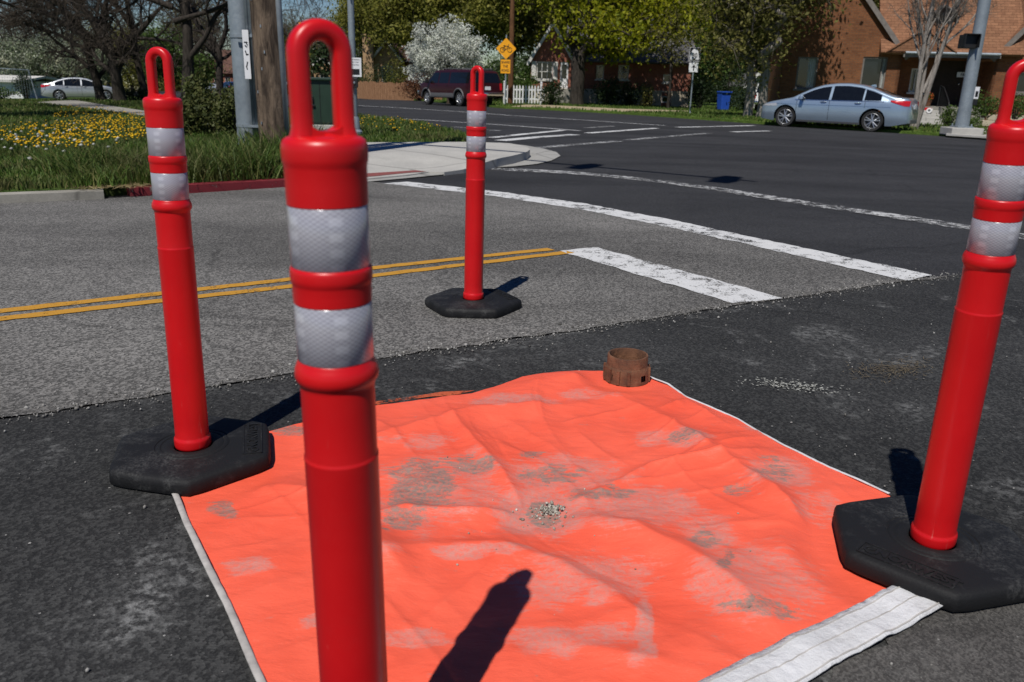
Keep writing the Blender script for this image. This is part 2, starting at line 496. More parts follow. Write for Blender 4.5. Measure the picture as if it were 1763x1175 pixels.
c = t.mix(t.ramp(v.outputs['Color'], [(.2, 0.), (.8, 1.)]), (.25, .29, .325), (.29, .33, .36))
c = t.mix(1., c, t.ramp(t.noise(2., 6, .7), [(.3, .75), (.7, 1.1)]), 'MULTIPLY')
MAT['galv'] = t.set(Base_Color=c, Roughness=.5, Metallic=.35)
MAT['wood_pole'] = mat_bark('weathered pole wood', (.045, .033, .025), (.19, .14, .1), 7)
MAT['creosote'] = mat_bark('creosote pole wood', (.06, .03, .015), (.17, .085, .04), 5)
MAT['black_metal'] = simple('black housing', (.012, .012, .013), .5, var=.3)
MAT['cab_green'] = simple('dark green cabinet paint', (.016, .036, .022), .45, var=.15)
MAT['sign_yellow'] = simple('yellow sign sheeting', (.85, .37, .01), .4, var=.06)
MAT['sign_white'] = simple('white sign sheeting', (.7, .7, .72), .4, var=.06)
MAT['sign_black'] = simple('black sign ink', (.01, .01, .011), .45, var=.2)
MAT['white_wood'] = simple('white painted wood', (.72, .72, .72), .55, var=.08)
MAT['white_trim'] = simple('white trim paint', (.6, .58, .54), .55, var=.1)
MAT['grey_trim'] = simple('weathered grey trim', (.17, .15, .135), .8, var=.25, scale=5)
MAT['glass'] = simple('dark window glass', (.012, .014, .016), .06, var=.3, scale=1.5, spec=.8)
MAT['curtain'] = simple('pale curtain', (.42, .44, .42), .9, var=.2)
MAT['dark_inside'] = simple('dark porch interior', (.03, .02, .014), .9, var=.3)
MAT['blue_bin'] = simple('blue plastic', (.02, .075, .42), .4, var=.1)
MAT['fence_wood'] = mat_bark('cedar fence', (.2, .1, .05), (.36, .2, .11), 8)
MAT['brick_tan'] = mat_brick('tan orange brick', (.215, .083, .034), (.145, .053, .023), (.12, .08, .052))
MAT['brick_red'] = mat_brick('red brick', (.3, .085, .05), (.21, .058, .036), (.28, .2, .16))
MAT['brick_yellow'] = mat_brick('buff brick', (.42, .27, .14), (.33, .2, .1), (.3, .23, .16))
MAT['shingle_tan'] = mat_shingle('tan shingles', (.25, .125, .07), (.195, .094, .053))
MAT['shingle_grey'] = mat_shingle('grey shingles', (.13, .125, .13), (.09, .088, .09))
MAT['shingle_brown'] = mat_shingle('brown shingles', (.15, .08, .06), (.1, .055, .045))
MAT['foundation'] = mat_concrete('pale foundation', (.38, .32, .24), (.52, .45, .35))
MAT['flower_red'] = mat_leaf('red blossoms', (.5, .02, .02), (.7, .1, .03), (.8, .35, .05), .2)
def carpaint(name, col, metal=.55):
    t = NT(name)
    return t.set(Base_Color=t.ramp(t.noise(3., 3), [(.3, tuple(q * .95 for q in col)), (.7, col)]), Roughness=.28, Metallic=metal, Coat_Weight=1.0, Coat_Roughness=.04)
MAT['paint_blue'] = carpaint('blue silver car paint', (.33, .42, .52))
MAT['paint_silver'] = carpaint('silver car paint', (.5, .52, .55))
MAT['paint_maroon'] = simple('maroon car paint', (.03, .004, .007), .35, var=.1, spec=.3, coat=.25)
MAT['paint_white'] = carpaint('white car paint', (.75, .75, .75), 0)
MAT['paint_navy'] = carpaint('navy car paint', (.03, .05, .1), .2)
MAT['car_glass'] = simple('tinted car glass', (.006, .007, .008), .04, var=.2, spec=.6)
MAT['tyre'] = simple('tyre rubber', (.012, .012, .012), .8, var=.2)
MAT['alloy'] = simple('alloy wheel', (.55, .56, .58), .3, .8, var=.06)
MAT['chrome'] = simple('chrome', (.65, .65, .66), .12, .95, var=.05)
MAT['cladding'] = simple('grey cladding', (.1, .1, .105), .55, var=.1)
MAT['tail_red'] = simple('red lamp lens', (.45, .012, .015), .12, var=.15, spec=.7)
MAT['lamp_clear'] = simple('clear lamp lens', (.5, .5, .52), .1, .3, var=.1)
MAT['amber'] = simple('amber lens', (.6, .18, .02), .15, var=.1)
# trees
MAT['bark_dark'] = mat_bark('dark bark', (.018, .015, .013), (.06, .05, .042))
MAT['bark_brown'] = mat_bark('brown bark', (.03, .022, .016), (.1, .075, .055))
MAT['bark_pale'] = mat_bark('pale bark', (.12, .1, .085), (.33, .3, .27), 5)
MAT['twig'] = mat_bark('twigs', (.035, .028, .022), (.085, .068, .052))
MAT['leaf_maple'] = mat_leaf('maple spring leaves', (.15, .185, .006), (.28, .29, .012), (.38, .36, .025), .5)
MAT['leaf_willow'] = mat_leaf('willow spring leaves', (.12, .13, .02), (.22, .22, .04), (.3, .275, .06), .48)
MAT['leaf_olive'] = mat_leaf('olive new leaves', (.1, .1, .026), (.18, .17, .042), (.23, .21, .065), .48)
MAT['leaf_dark'] = mat_leaf('dark evergreen leaves', (.012, .025, .008), (.03, .05, .014), None, .15)
MAT['leaf_green'] = mat_leaf('green leaves', (.03, .06, .01), (.07, .12, .02), (.1, .15, .03), .3)
MAT['leaf_yew'] = mat_leaf('juniper leaves', (.03, .04, .01), (.07, .085, .02), (.1, .1, .03), .2)
MAT['leaf_rust'] = mat_leaf('rust brown twigs', (.1, .04, .02), (.17, .07, .035), None, .2)
MAT['blossom'] = mat_leaf('white blossom', (.42, .45, .38), (.72, .74, .66), (.8, .8, .75), .35)
MAT['blossom_green'] = mat_leaf('greenish blossom', (.1, .14, .06), (.3, .34, .22), (.5, .52, .42), .35)
MAT['grey_twig'] = mat_leaf('grey bare twigs', (.07, .058, .048), (.17, .145, .12), None, .1)

# ------------------------------------------------------------------ ground sheets (all cut on the same lines, so layers never cross)
XC = sorted(set([-400, -200, -120, -80, -50, -30, -20, -14, -11] + [q * .5 for q in range(-18, 1)] + [q for q in range(1, 14)] + [17, 25, 40, 60, 120, 200, 400]))
YC = sorted(set([-40, -10, -3] + [q * .5 for q in range(0, 26)] + [14, 16, 20, 30, 45, 70, 110, 170, 250, 400, 600]))
def sheet(name, pts, mat, off=0., skirt=0., fine=None, jit=0., kind='structure', extra=None):
    if jit:
        q = []
        n = len(pts)
        for i in range(n):
            a, b = np.array(pts[i][:2]), np.array(pts[(i + 1) % n][:2])
            k = max(1, int(np.linalg.norm(b - a) / .06)) if np.linalg.norm(b - a) < 40 else 1
            k = min(k, 160)
            for j in range(k):
                p_ = a + (b - a) * j / k
                q.append(p_ + (rng.normal(0, jit, 2) if k > 1 else 0))
        pts = q
    bm = bmesh.new()
    vs = [bm.verts.new((float(p_[0]), float(p_[1]), 0)) for p_ in pts]
    f = bm.faces.new(vs)
    if f.calc_area() and f.normal.z < 0: f.normal_flip()
    bm.normal_update()
    if f.normal.z < 0: f.normal_flip()
    xs = [p_[0] for p_ in pts]; ys = [p_[1] for p_ in pts]
    bmesh.ops.triangulate(bm, faces=bm.faces[:], ngon_method='EAR_CLIP')
    cx = XC if fine is None else list(XC) + list(np.arange(min(xs), max(xs), fine))
    cy = YC if fine is None else list(YC) + list(np.arange(min(ys), max(ys), fine))
    for c in cx:
        if min(xs) < c < max(xs):
            bmesh.ops.bisect_plane(bm, geom=bm.verts[:] + bm.edges[:] + bm.faces[:], plane_co=(c, 0, 0), plane_no=(1, 0, 0), dist=1e-6)
    for c in cy:
        if min(ys) < c < max(ys):
            bmesh.ops.bisect_plane(bm, geom=bm.verts[:] + bm.edges[:] + bm.faces[:], plane_co=(0, c, 0), plane_no=(0, 1, 0), dist=1e-6)
    for v in bm.verts:
        o_ = off(v.co.x, v.co.y) if callable(off) else off
        v.co.z = float(gz(v.co.x, v.co.y)) + o_
    if skirt:
        be = [e for e in bm.edges if len(e.link_faces) == 1]
        r = bmesh.ops.extrude_edge_only(bm, edges=be)
        for v in [g for g in r['geom'] if isinstance(g, bmesh.types.BMVert)]: v.co.z -= skirt
    bmesh.ops.recalc_face_normals(bm, faces=bm.faces[:])
    if sum(f.normal.z * f.calc_area() for f in bm.faces) < 0:
        bmesh.ops.reverse_faces(bm, faces=bm.faces[:])
    me = bpy.data.meshes.new(name); bm.to_mesh(me); bm.free()
    me.materials.append(mat)
    o = link(me, name)
    if kind: o['kind'] = kind
    return o
def px(*l, dz=0.):
    return [at(a, b, dz)[:2] for a, b in l]
def stripe(pts, w0):                       # world polyline -> band polygon of width w0
    P = [np.array(p_[:2]) for p_ in pts]
    L, Rr = [], []
    for i, p_ in enumerate(P):
        d = P[min(i + 1, len(P) - 1)] - P[max(i - 1, 0)]
        d = d / np.linalg.norm(d); n = np.array([-d[1], d[0]]) * w0 / 2
        L.append(p_ + n); Rr.append(p_ - n)
    return L + Rr[::-1]

sheet('ground', [(-400, -60), (400, -60), (400, 600), (-400, 600)], MAT['soil'], -.1)
ROAD = [(-16, -8), (30, -8), (60, 4), (34, 15.5)] + px((1640, 236), (1320, 215), (1070, 197), (900, 188), (870, 187.5), (612, 166)) + [(-45, 160), (-95, 175), (-59, 129), (-30, 70), (-15, 5)]
sheet('intersection_road', ROAD, MAT['new_asphalt'], 0.)
PATCH = [(-7, -1.0)] + px((0, 725), (290, 680), (520, 643), (650, 620), (1000, 570), (1320, 520), (1640, 475)) + [(5.5, 6.2), (9, 6.2), (9, -6), (-7, -6)]
sheet('road_patch', PATCH, MAT['patch_asphalt'], .004, jit=.006)
OLD = px((1640, 475)) + px((1600, 484), (1450, 455), (1300, 423), (1150, 391), (1000, 361), (850, 338), (700, 322), (640, 314), (560, 318), (490, 324), (230, 341), (0, 352)) + [(-6.5, 5.7), (-10, 3.8), (-10, -2.6), (-7, -1.0)] + px((0, 725), (290, 680), (520, 643), (650, 620), (1000, 570), (1320, 520))
sheet('approach_road', OLD, MAT['old_asphalt'], .008, jit=.008)
sheet('worn_road', [(.3, .6)] + px((1385, 1175), (1500, 1105), (1640, 1030), (1763, 985)) + [(2.2, 1.75), (2.4, -.2), (.3, -.2)], MAT['coarse_asphalt'], .008, jit=.02)
# markings
sheet('crosswalk_line', px((700, 315), (850, 331), (1000, 352), (1150, 380), (1300, 412), (1450, 444), (1602, 477), (1560, 487), (1450, 462), (1300, 427), (1150, 394), (1000, 363), (850, 340), (660, 318)), MAT['white_paint'], .012, jit=.008)
sheet('crosswalk_line', px((835, 289), (1000, 297), (1120, 309), (1235, 324), (1400, 350), (1550, 371), (1780, 407), (1780, 417), (1550, 379), (1400, 357), (1235, 330), (1120, 314), (1000, 302), (850, 294)), MAT['worn_paint'], .008, jit=.01)
sheet('stop_line', px((962, 435), (1027, 429), (1345, 517), (1262, 526)), MAT['white_paint'], .012, jit=.005)
Y1 = [at(*q) for q in ((-200, 562), (0, 540), (480, 487), (640, 465), (948, 432))]
Y2 = [at(*q) for q in ((-200, 580), (0, 553.5), (500, 497), (640, 478.5), (982, 437))]
sheet('lane_line', stripe(Y1, .075), MAT['yellow_paint'], .012, jit=.003)
sheet('lane_line', stripe(Y2, .075), MAT['yellow_paint'], .012, jit=.003)
def farline(pts, w_, mat='white_paint'):
    P = [at(*q) for q in pts]
    sheet('lane_line', stripe(P, w_), MAT[mat], .008)
farline(((560, 179.5), (700, 187), (880, 199.5), (1145, 217)), .13)
farline(((560, 196.5), (700, 205.5), (880, 217), (1000, 226)), .13)
farline(((845, 238), (905, 231.5), (970, 225)), .22)
farline(((1010, 221), (1060, 217.5)), .2, 'worn_paint')
farline(((862, 243), (925, 237), (990, 232.5)), .3)
farline(((1012, 230), (1060, 226.5), (1130, 221.5)), .24)
farline(((922, 256), (1000, 249), (1065, 244)), .25, 'worn_paint')
farline(((1080, 242), (1150, 236), (1220, 230)), .22, 'worn_paint')
farline(((1165, 220), (1230, 218.5), (1297, 217)), .25)
farline(((1262, 228), (1325, 226)), .25)
farline(((780, 219), (845, 225), (862, 226)), .2, 'worn_paint')
sheet('spray_mark', px((640, 696), (700, 685), (760, 678.5), (818, 676), (812, 679.5), (740, 687), (690, 694), (650, 701)), MAT['spray_paint'], .008, jit=.006)
# corner sidewalk with a dropped kerb
RAMP_A, RAMP_B = at(560, 316)[:2], at(738, 297.5)[:2]
def seg_d(x, y, a, b):
    p_ = np.array([x, y]); ab = b - a
    k = np.clip(np.dot(p_ - a, ab) / np.dot(ab, ab), 0, 1)
    return float(np.linalg.norm(p_ - a - ab * k))
def sm(q): q = min(1, max(0, q)); return q * q * (3 - 2 * q)
def walk_off(x, y): return .022 + .098 * sm(seg_d(x, y, RAMP_A, RAMP_B) / 1.25)
def kerb_px(*l): return [at(a, b, d)[:2] for a, b, d in l]
WALK = kerb_px((560, 315, .02), (640, 308, .02), (700, 302.5, .02), (738, 297, .02), (765, 293.5, .06), (799, 282.5, .11), (855, 273.5, .12), (880, 269, .12), (898, 264.5, .12), (908, 261.3, .12), (912.5, 257.5, .12), (909, 254, .12), (900, 251, .12), (878, 247, .12), (844, 245.6, .12), (800, 244.6, .12), (700, 245, .12), (611, 245.5, .12), (560, 247, .12))
sheet('sidewalk', WALK, MAT['concrete'], walk_off, skirt=.14, fine=.25)
sheet('ramp_pad', kerb_px((600, 307.5, .03), (632, 304.2, .03), (705, 297, .03), (735, 293.8, .04), (716, 288.8, .06), (632, 294.5, .06), (600, 297, .06)), MAT['red_ramp'], lambda x, y: walk_off(x, y) + .005, fine=.25)
sheet('gutter_apron', px((540, 324), (640, 314.5), (700, 309), (760, 303), (810, 296.5), (845, 290.5), (885, 288.5), (925, 284), (950, 278), (965, 270), (958, 263.5), (938, 258), (905, 252), (860, 247)) + [(-1.2, 14.6), (-2.2, 10)], MAT['gutter'], .013)
# kerb along the lawn
KB = [np.array(q) for q in [(-10, 3.85), (-6.5, 5.72)]] + [at(a, b)[:2] for a, b in ((0, 352), (180, 344.5), (226, 339), (490, 323.5), (560, 317.5))]
def kerb(name, P, mat, h=.11, w_=.16):
    P = [np.array(q) for q in P]
    Q = []
    for i, p_ in enumerate(P):
        d = P[min(i + 1, len(P) - 1)] - P[max(i - 1, 0)]; d /= np.linalg.norm(d)
        Q.append(p_ + np.array([-d[1], d[0]]) * w_)
    return sheet(name, list(P) + Q[::-1], mat, h, skirt=h + .03, fine=.5)
kerb('kerb', KB[0:4], MAT['old_concrete'], .075, .2)
ka = KB[4] + (KB[5] - KB[4]) * 0.0
kerb('red_kerb', [ka, KB[5], KB[6]], MAT['old_concrete'], .072, .15)
kerb('red_kerb_paint', [ka + (.002, -.004), KB[5] + (.002, -.004), KB[6] + (.002, -.004)], MAT['red_kerb'], .076, .158)
# lawn on the left
inn = lambda q, d: np.array(q) + np.array([-.63, .77]) * d
LAWN = [inn(KB[0], .19), inn(KB[1], .19), inn(KB[2], .19), inn(KB[3], .19), inn(KB[4], .15), inn(KB[5], .15), inn(KB[6], .15)]
LAWN = [np.array((-14, 1.8))] + LAWN + kerb_px((560, 246, .1), (700, 244.5, .1), (800, 244, .1)) + px((806, 240.5), (770, 230), (700, 213), (612, 203.5), (410, 180.5), (300, 172), (222, 168)) + [(-62, 129), (-130, 129), (-120, 10), (-40, -8)]
def lawn_off(x, y): return .1 + .05 * sm((math.hypot(x + 2, y - 9) - 2) / 8)
sheet('lawn', LAWN, MAT['lawn'], .085, skirt=.13)
sheet('garden_path', px((60, 181), (96, 178), (130, 176.5), (190, 187.5), (252, 198), (330, 212), (330, 222), (252, 208), (180, 195.5)), MAT['old_concrete'], .125, skirt=.02)
FL = px((1640, 236), (1320, 215), (1070, 197), (900, 188), (870, 187.5), (612, 166))
sheet('verge', [np.array((34, 15.5))] + FL + [(-35, 140), (-40, 300), (250, 300), (250, 15)], MAT['far_lawn'], .09, skirt=.13)
sheet('gravel_shoulder', px((880, 187.3), (905, 183.8), (945, 184.5), (1066, 191), (1185, 194.3), (1190, 196), (1110, 196.5), (1072, 196.2), (1020, 193.6), (944, 188.9)), MAT['tan_gravel'], .1, skirt=.02)
sheet('corner_pad', px((1628, 237), (1636, 229), (1700, 225), (1800, 228), (1830, 243), (1700, 242)), MAT['concrete'], .105, skirt=.05)
sheet('front_walk', px((1555, 215.5), (1585, 212), (1630, 214), (1640, 225), (1618, 224)), MAT['concrete'], .1, skirt=.03)

# ------------------------------------------------------------------ grass, dandelions
def in_poly(P, poly):
    poly = np.array([q[:2] for q in poly]); x, y = P[:, 0], P[:, 1]
    r = np.zeros(len(P), bool); j = len(poly) - 1
    for i in range(len(poly)):
        xi, yi = poly[i]; xj, yj = poly[j]
        c = ((yi > y) != (yj > y)) & (x < (xj - xi) * (y - yi) / (yj - yi + 1e-12) + xi)
        r ^= c; j = i
    return r
WALKP = np.array(WALK)
PATHP = px((60, 181), (96, 178), (130, 176.5), (190, 187.5), (252, 198), (330, 212), (330, 222), (252, 208), (180, 195.5))
def scatter(n, poly, lo=3., hi=70., dens=None):
    # uniform in the picture's polar sense: more per square metre close by
    poly = np.array([q[:2] for q in poly])
    th = rng.uniform(-.72, .72, n * 3); u = rng.uniform(0, 1, n * 3)
    d = lo * (hi / lo) ** u
    P = np.stack([d * np.sin(th), d * np.cos(th)], 1)
    k = in_poly(P, poly) & ~in_poly(P, WALKP) & ~in_poly(P, PATHP)
    return P[k][:n]
def blades(name, P, h, wd, mat, off, lean=.5, parent=None, seg=2):
    n = len(P)
    z = gz(P[:, 0], P[:, 1]) + off
    a = rng.uniform(0, 2 * math.pi, n); b = rng.uniform(0, 2 * math.pi, n)
    hh = h * rng.uniform(.45, 1.25, n); ww = wd * rng.uniform(.7, 1.3, n)
    ln = hh * lean * rng.uniform(.2, 1.3, n)
    B = np.stack([P[:, 0], P[:, 1], z], 1)
    S = np.stack([np.cos(a), np.sin(a), np.zeros(n)], 1) * ww[:, None] * .5
    L = np.stack([np.cos(b), np.sin(b), np.zeros(n)], 1) * ln[:, None]
    Z = np.zeros((n, 3)); Z[:, 2] = hh
    V = np.stack([B - S, B + S, B + S * .75 + L * .35 + Z * .6, B - S * .75 + L * .35 + Z * .6, B + L + Z * .97 + S * .15, B + L + Z * .97 - S * .15], 1).reshape(-1, 3)
    i = np.arange(n)[:, None] * 6
    Fq = np.concatenate([i + [0, 1, 2, 3], i + [3, 2, 4, 5]], 0)
    o = raw_mesh(name, V, Fq, mat, parent)
    return o
LP = [q for q in LAWN]
pts = scatter(95000, LP, 6.5, 60)
dd = np.hypot(pts[:, 0], pts[:, 1])
kx = np.array([mn.noise(Vector((a * .55, b * .55, 3.))) for a, b in pts])
# tall tufts beside the red kerb, lower grass elsewhere
tall = np.clip((pts[:, 0] + 4.1) / .9, 0, 1) * np.clip((12.2 - pts[:, 1]) / 1.5, 0, 1)
hh = (.055 + .05 * np.clip(kx + .3, 0, 1) + .24 * tall * np.clip(.8 + kx, .4, 1.3)) * np.clip(.8 + dd / 60, 1, 1.6)
o = blades('grass', pts, hh, .006 + dd * .0009, MAT['grass'], .085, .6)
tag(o, 'green grass with long tufts growing on the corner lawn', 'grass', kind='stuff')
near = scatter(30000, [inn(KB[3], .16), inn(KB[4], .05), inn(KB[5], .05), inn(KB[6], .05), np.array((-2.6, 11.0)), np.array((-4.4, 10.8)), np.array((-4.7, 8.2))], 6.5, 14)
kn = np.array([mn.noise(Vector((a * 1.3, b * 1.3, 9.))) for a, b in near])
o = blades('tall_grass', near, .2 + .14 * np.clip(kn + .2, -.3, 1), .011, MAT['grass'], .085, 1.0)
tag(o, 'long uncut grass along the red painted kerb', 'grass', kind='stuff')
SHP = px((880, 187.3), (905, 183.8), (945, 184.5), (1066, 191), (1185, 194.3), (1190, 196), (1110, 196.5), (1072, 196.2), (1020, 193.6), (944, 188.9))
fp = scatter(40000, [np.array((34, 15.5))] + FL + [(-35, 140), (-40, 90), (30, 70), (60, 30)], 20, 75)
fp = fp[~in_poly(fp, SHP)]
o = blades('verge_grass', fp, .09, .05, MAT['shortgrass'], .09, .5)
tag(o, 'short green grass on the verge across the junction', 'grass', kind='stuff')
# flower heads
def heads(name, P, h, r, mat, label, cat):
    n = len(P)
    z = gz(P[:, 0], P[:, 1]) + .1 + h * rng.uniform(.6, 1.2, n)
    k = 7
    rr = r * rng.uniform(.7, 1.2, n)
    ang = np.arange(k) * 2 * math.pi / k
    V = np.zeros((n, k + 2, 3))
    V[:, :k, 0] = P[:, :1] + np.cos(ang) * rr[:, None]; V[:, :k, 1] = P[:, 1:2] + np.sin(ang) * rr[:, None]; V[:, :k, 2] = z[:, None] + rng.normal(0, .15, (n, k)) * rr[:, None]
    V[:, k, :2] = P; V[:, k, 2] = z + rr * .7
    V[:, k + 1, :2] = P; V[:, k + 1, 2] = z - rr * .7
    F3 = []
    for j in range(k):
        F3.append([j, (j + 1) % k, k]); F3.append([(j + 1) % k, j, k + 1])
    Fq = (np.arange(n)[:, None, None] * (k + 2) + np.array(F3)[None]).reshape(-1, 3)
    o = raw_mesh(name, V.reshape(-1, 3), Fq, mat)
    tag(o, label, cat, kind='stuff')
def band(pxs, n, cl=.25):
    poly = px(*pxs)
    P = scatter(n * 6, poly, 7, 60)
    v = np.array([mn.noise(Vector((a * 1.1, b * .55, 5.))) + .5 * mn.noise(Vector((a * 3, b * 1.5, 1.))) for a, b in P])
    P = P[(v > cl - .25) | (rng.uniform(0, 1, len(P)) < .12)]
    rng.shuffle(P)
    return P[:n]
D1 = band([(0, 262), (0, 240), (90, 225), (100, 192), (200, 196), (260, 215), (260, 255), (200, 272), (60, 285)], 2600)
D2 = band([(612, 243), (612, 212), (690, 216), (780, 240), (790, 243)], 420, .1)
D3 = band([(320, 245), (330, 215), (480, 225), (480, 245)], 60)
D4 = band([(1560, 236), (1560, 222), (1625, 228), (1625, 236)], 30)
heads('dandelions', np.concatenate([D1, D2, D3]), .13, .017, MAT['dandelion'], 'yellow dandelion flowers scattered over the corner lawn', 'flowers')
S1 = band([(0, 300), (0, 258), (120, 236), (230, 262), (200, 290), (60, 318)], 170, .1)
heads('dandelion_seedheads', S1, .2, .024, MAT['seedhead'], 'white dandelion seed heads standing in the corner lawn', 'flowers')
# straw by the kerb and on the road
def litter(name, centre, n, sx, sy, rot, mat, off, label, cat, ln=.05, wd=.003):
    P = rng.normal(0, 1, (n, 2)) * (sx, sy)
    ca, sa = math.cos(rot), math.sin(rot)
    P = np.stack([centre[0] + ca * P[:, 0] - sa * P[:, 1], centre[1] + sa * P[:, 0] + ca * P[:, 1]], 1)
    z = gz(P[:, 0], P[:, 1]) + off + rng.uniform(0, .008, n)
    a = rng.uniform(0, math.pi, n); L = ln * rng.uniform(.4, 1.2, n)
    D = np.stack([np.cos(a), np.sin(a), rng.normal(0, .1, n)], 1) * L[:, None] * .5
    S = np.stack([-np.sin(a), np.cos(a), np.zeros(n)], 1) * wd
    B = np.column_stack([P, z])
    V = np.stack([B - D - S, B + D - S, B + D + S, B - D + S], 1).reshape(-1, 3)
    o = raw_mesh(name, V, np.arange(n * 4).reshape(-1, 4), mat)
    return tag(o, label, cat, kind='stuff')
litter('straw', at(1540, 640), 330, .1, .045, .5, MAT['dirt'], .007, 'dry straw and dirt blown onto the dark asphalt', 'straw', .022, .0012)
litter('chalk_crumbs', at(1362, 668), 230, .085, .026, -.25, MAT['seedhead'], .007, 'white crumbs scattered on the asphalt behind the tarp', 'crumbs', .009, .0022)
litter('dry_leaves', at(206, 336), 500, .16, .12, .6, MAT['straw'], .09, 'dry stalks lodged in the gap of the kerb', 'dead grass', .1, .004)

# ------------------------------------------------------------------ delineator posts
def hexr(a, Rr, rnd):
    q = (a + math.pi / 6) % (math.pi / 3) - math.pi / 6      # vertices at multiples of 60 deg
    q = abs(q)
    r = Rr * math.cos(math.pi / 6) / math.cos(math.pi / 6 - q)
    return r - rnd * math.exp(-(q / .09) ** 2)
def base_mesh():
    mb = MB()
    n = 144
    rings = [('h', .214, .0), ('h', .232, .003), ('h', .236, .012), ('h', .235, .030), ('h', .2315, .0395), ('h', .224, .0445), ('h', .205, .0462), ('m', .125, .0475), ('c', .1, .048),
             ('c', .0985, .0462), ('c', .0955, .0462), ('c', .094, .048), ('c', .085, .0485), ('c', .0835, .0468), ('c', .081, .0468), ('c', .0795, .0485), ('c', .062, .049), ('c', .054, .0475), ('c', .05, .044)]
    vs = []
    for t_, r, z in rings:
        for k in range(n):
            a = 2 * math.pi * k / n
            rr = hexr(a, r, .006) if t_ == 'h' else (.5 * hexr(a, r, .004) + .5 * r if t_ == 'm' else r)
            vs.append((rr * math.cos(a), rr * math.sin(a), z))
    fs = []
    for i in range(len(rings) - 1):
        for k in range(n):
            k2 = (k + 1) % n
            fs.append((i * n + k, i * n + k2, (i + 1) * n + k2, (i + 1) * n + k))
    mb.add(vs, fs)
    return mb
def text_mesh(name, s, size, ext, bevel=0., align='CENTER', bold=0.):
    cu = bpy.data.curves.new(name, 'FONT')
    cu.body = s; cu.size = size; cu.extrude = ext; cu.align_x = align; cu.align_y = 'CENTER'; cu.offset = bold; cu.bevel_depth = bevel
    cu.resolution_u = 3
    o = bpy.data.objects.new(name, cu); COL.objects.link(o)
    bpy.context.view_layer.update()
    me = bpy.data.meshes.new_from_object(o.evaluated_get(bpy.context.evaluated_depsgraph_get()))
    bpy.data.objects.remove(o); bpy.data.curves.remove(cu)
    me.name = name
    return me
LET = text_mesh('raised_lettering', 'NORWEST', .037, .0022, bold=.0012)
fr = MB()
for c_, d_ in (((0, .024, 0), (.2, .0035, .003)), ((0, -.024, 0), (.2, .0035, .003)), ((-.1, 0, 0), (.0035, .0445, .003)), ((.1, 0, 0), (.0035, .0445, .003))):
    fr.box(c_, d_)
fr.lathe([(.0165, -.001), (.0165, .0015), (.0125, .0015), (.0125, -.001)], 24, (-.076, 0, 0))
fr.box((-.08, 0, .0005), (.009, .004, .003), .5); fr.box((-.073, .003, .0005), (.009, .004, .003), .5)
bm = bmesh.new(); bm.from_mesh(LET)
bmesh.ops.translate(bm, verts=bm.verts, vec=(.02, 0, 0))
tm = bpy.data.meshes.new('tmp'); tm.from_pydata(fr.v, [], fr.f); bm.from_mesh(tm)
bm.to_mesh(LET); bm.free(); bpy.data.meshes.remove(tm)
LET.materials.clear(); LET.materials.append(MAT['rubber'])

PROF = [(.047, .0435), (.0495, .0465), (.0505, .052), (.0507, .066), (.0498, .0715), (.0475, .0745), (.0463, .079), (.0461, .12), (.0459, .35), (.0458, .5955), (.0463, .5985), (.0463, .6005), (.0452, .6025), (.0449, .6045), (.0449, .64), (.0448, .689), (.0451, .6925), (.0465, .6955), (.0492, .699), (.0506, .7045), (.0498, .7115), (.0475, .7175), (.046, .72), (.0455, .7225), (.0447, .7234), (.0447, .7905), (.0456, .7912), (.0459, .8), (.046, .811), (.0464, .8135), (.0474, .8155), (.0477, .82), (.0476, .827), (.0469, .8298), (.0459, .8312), (.0448, .832), (.0448, .8994), (.0458, .9), (.046, .92), (.0461, .9385), (.0466, .942), (.0475, .945), (.0479, .9495), (.048, .9575), (.0474, .9635), (.0455, .9675), (.0415, .9702), (.034, .9716), (.02, .972), (.0005, .972)]
PROF = [(r_ * .953, z_) for r_, z_ in PROF]
TUBE = MB().lathe(PROF, 64)
def loop_mesh():
    mb = MB()
    hw, zc = .0238, 1.0535
    path = [(-hw - .003, .962), (-hw - .0015, .97), (-hw, .98), (-hw, 1.0), (-hw, 1.03)]
    path += [(hw * math.cos(math.pi - math.pi * k / 16), zc + hw * math.sin(math.pi * k / 16)) for k in range(17)]
    path += [(hw, 1.03), (hw, 1.0), (hw, .98), (hw + .0015, .97), (hw + .003, .962)]
    n = 16
    vs = []
    for i, (x, z) in enumerate(path):
        a = path[max(i - 1, 0)]; b = path[min(i + 1, len(path) - 1)]
        d = np.array([b[0] - a[0], b[1] - a[1]]); d /= np.linalg.norm(d)
        nx, nz = -d[1], d[0]
        k_ = 1.2 if z < .966 else (1.08 if z < .975 else 1.)
        for k in range(n):
            c_, s_ = math.cos(2 * math.pi * k / n), math.sin(2 * math.pi * k / n)
            e = .75
            u = math.copysign(abs(c_) ** e, c_) * .0107 * k_; v = math.copysign(abs(s_) ** e, s_) * .0118 * k_
            vs.append((x + nx * u, v, z + nz * u))
    fs = []
    for i in range(len(path) - 1):
        for k in range(n):
            k2 = (k + 1) % n
            fs.append((i * n + k, i * n + k2, (i + 1) * n + k2, (i + 1) * n + k))
    mb.add(vs, fs)
    # web with concave top between the legs
    prof = [(-.034, .966)] + [(-.0215 + .043 * k / 12, .9765 + .011 * (abs(k - 6) / 6) ** 3) for k in range(13)] + [(.034, .966)]
    mb.prism(prof, -.0105, .0105)
    # moulding rib running down the front of the web
    mb.add([(-.003, -.0105, .9745), (.003, -.0105, .9745), (.012, -.027, .9712), (.005, -.03, .9712), (-.004, -.0105, .9705), (.004, -.0105, .9705)], [(0, 1, 2, 3), (0, 3, 4), (1, 5, 2), (0, 4, 5, 1), (3, 2, 5, 4)])
    return mb
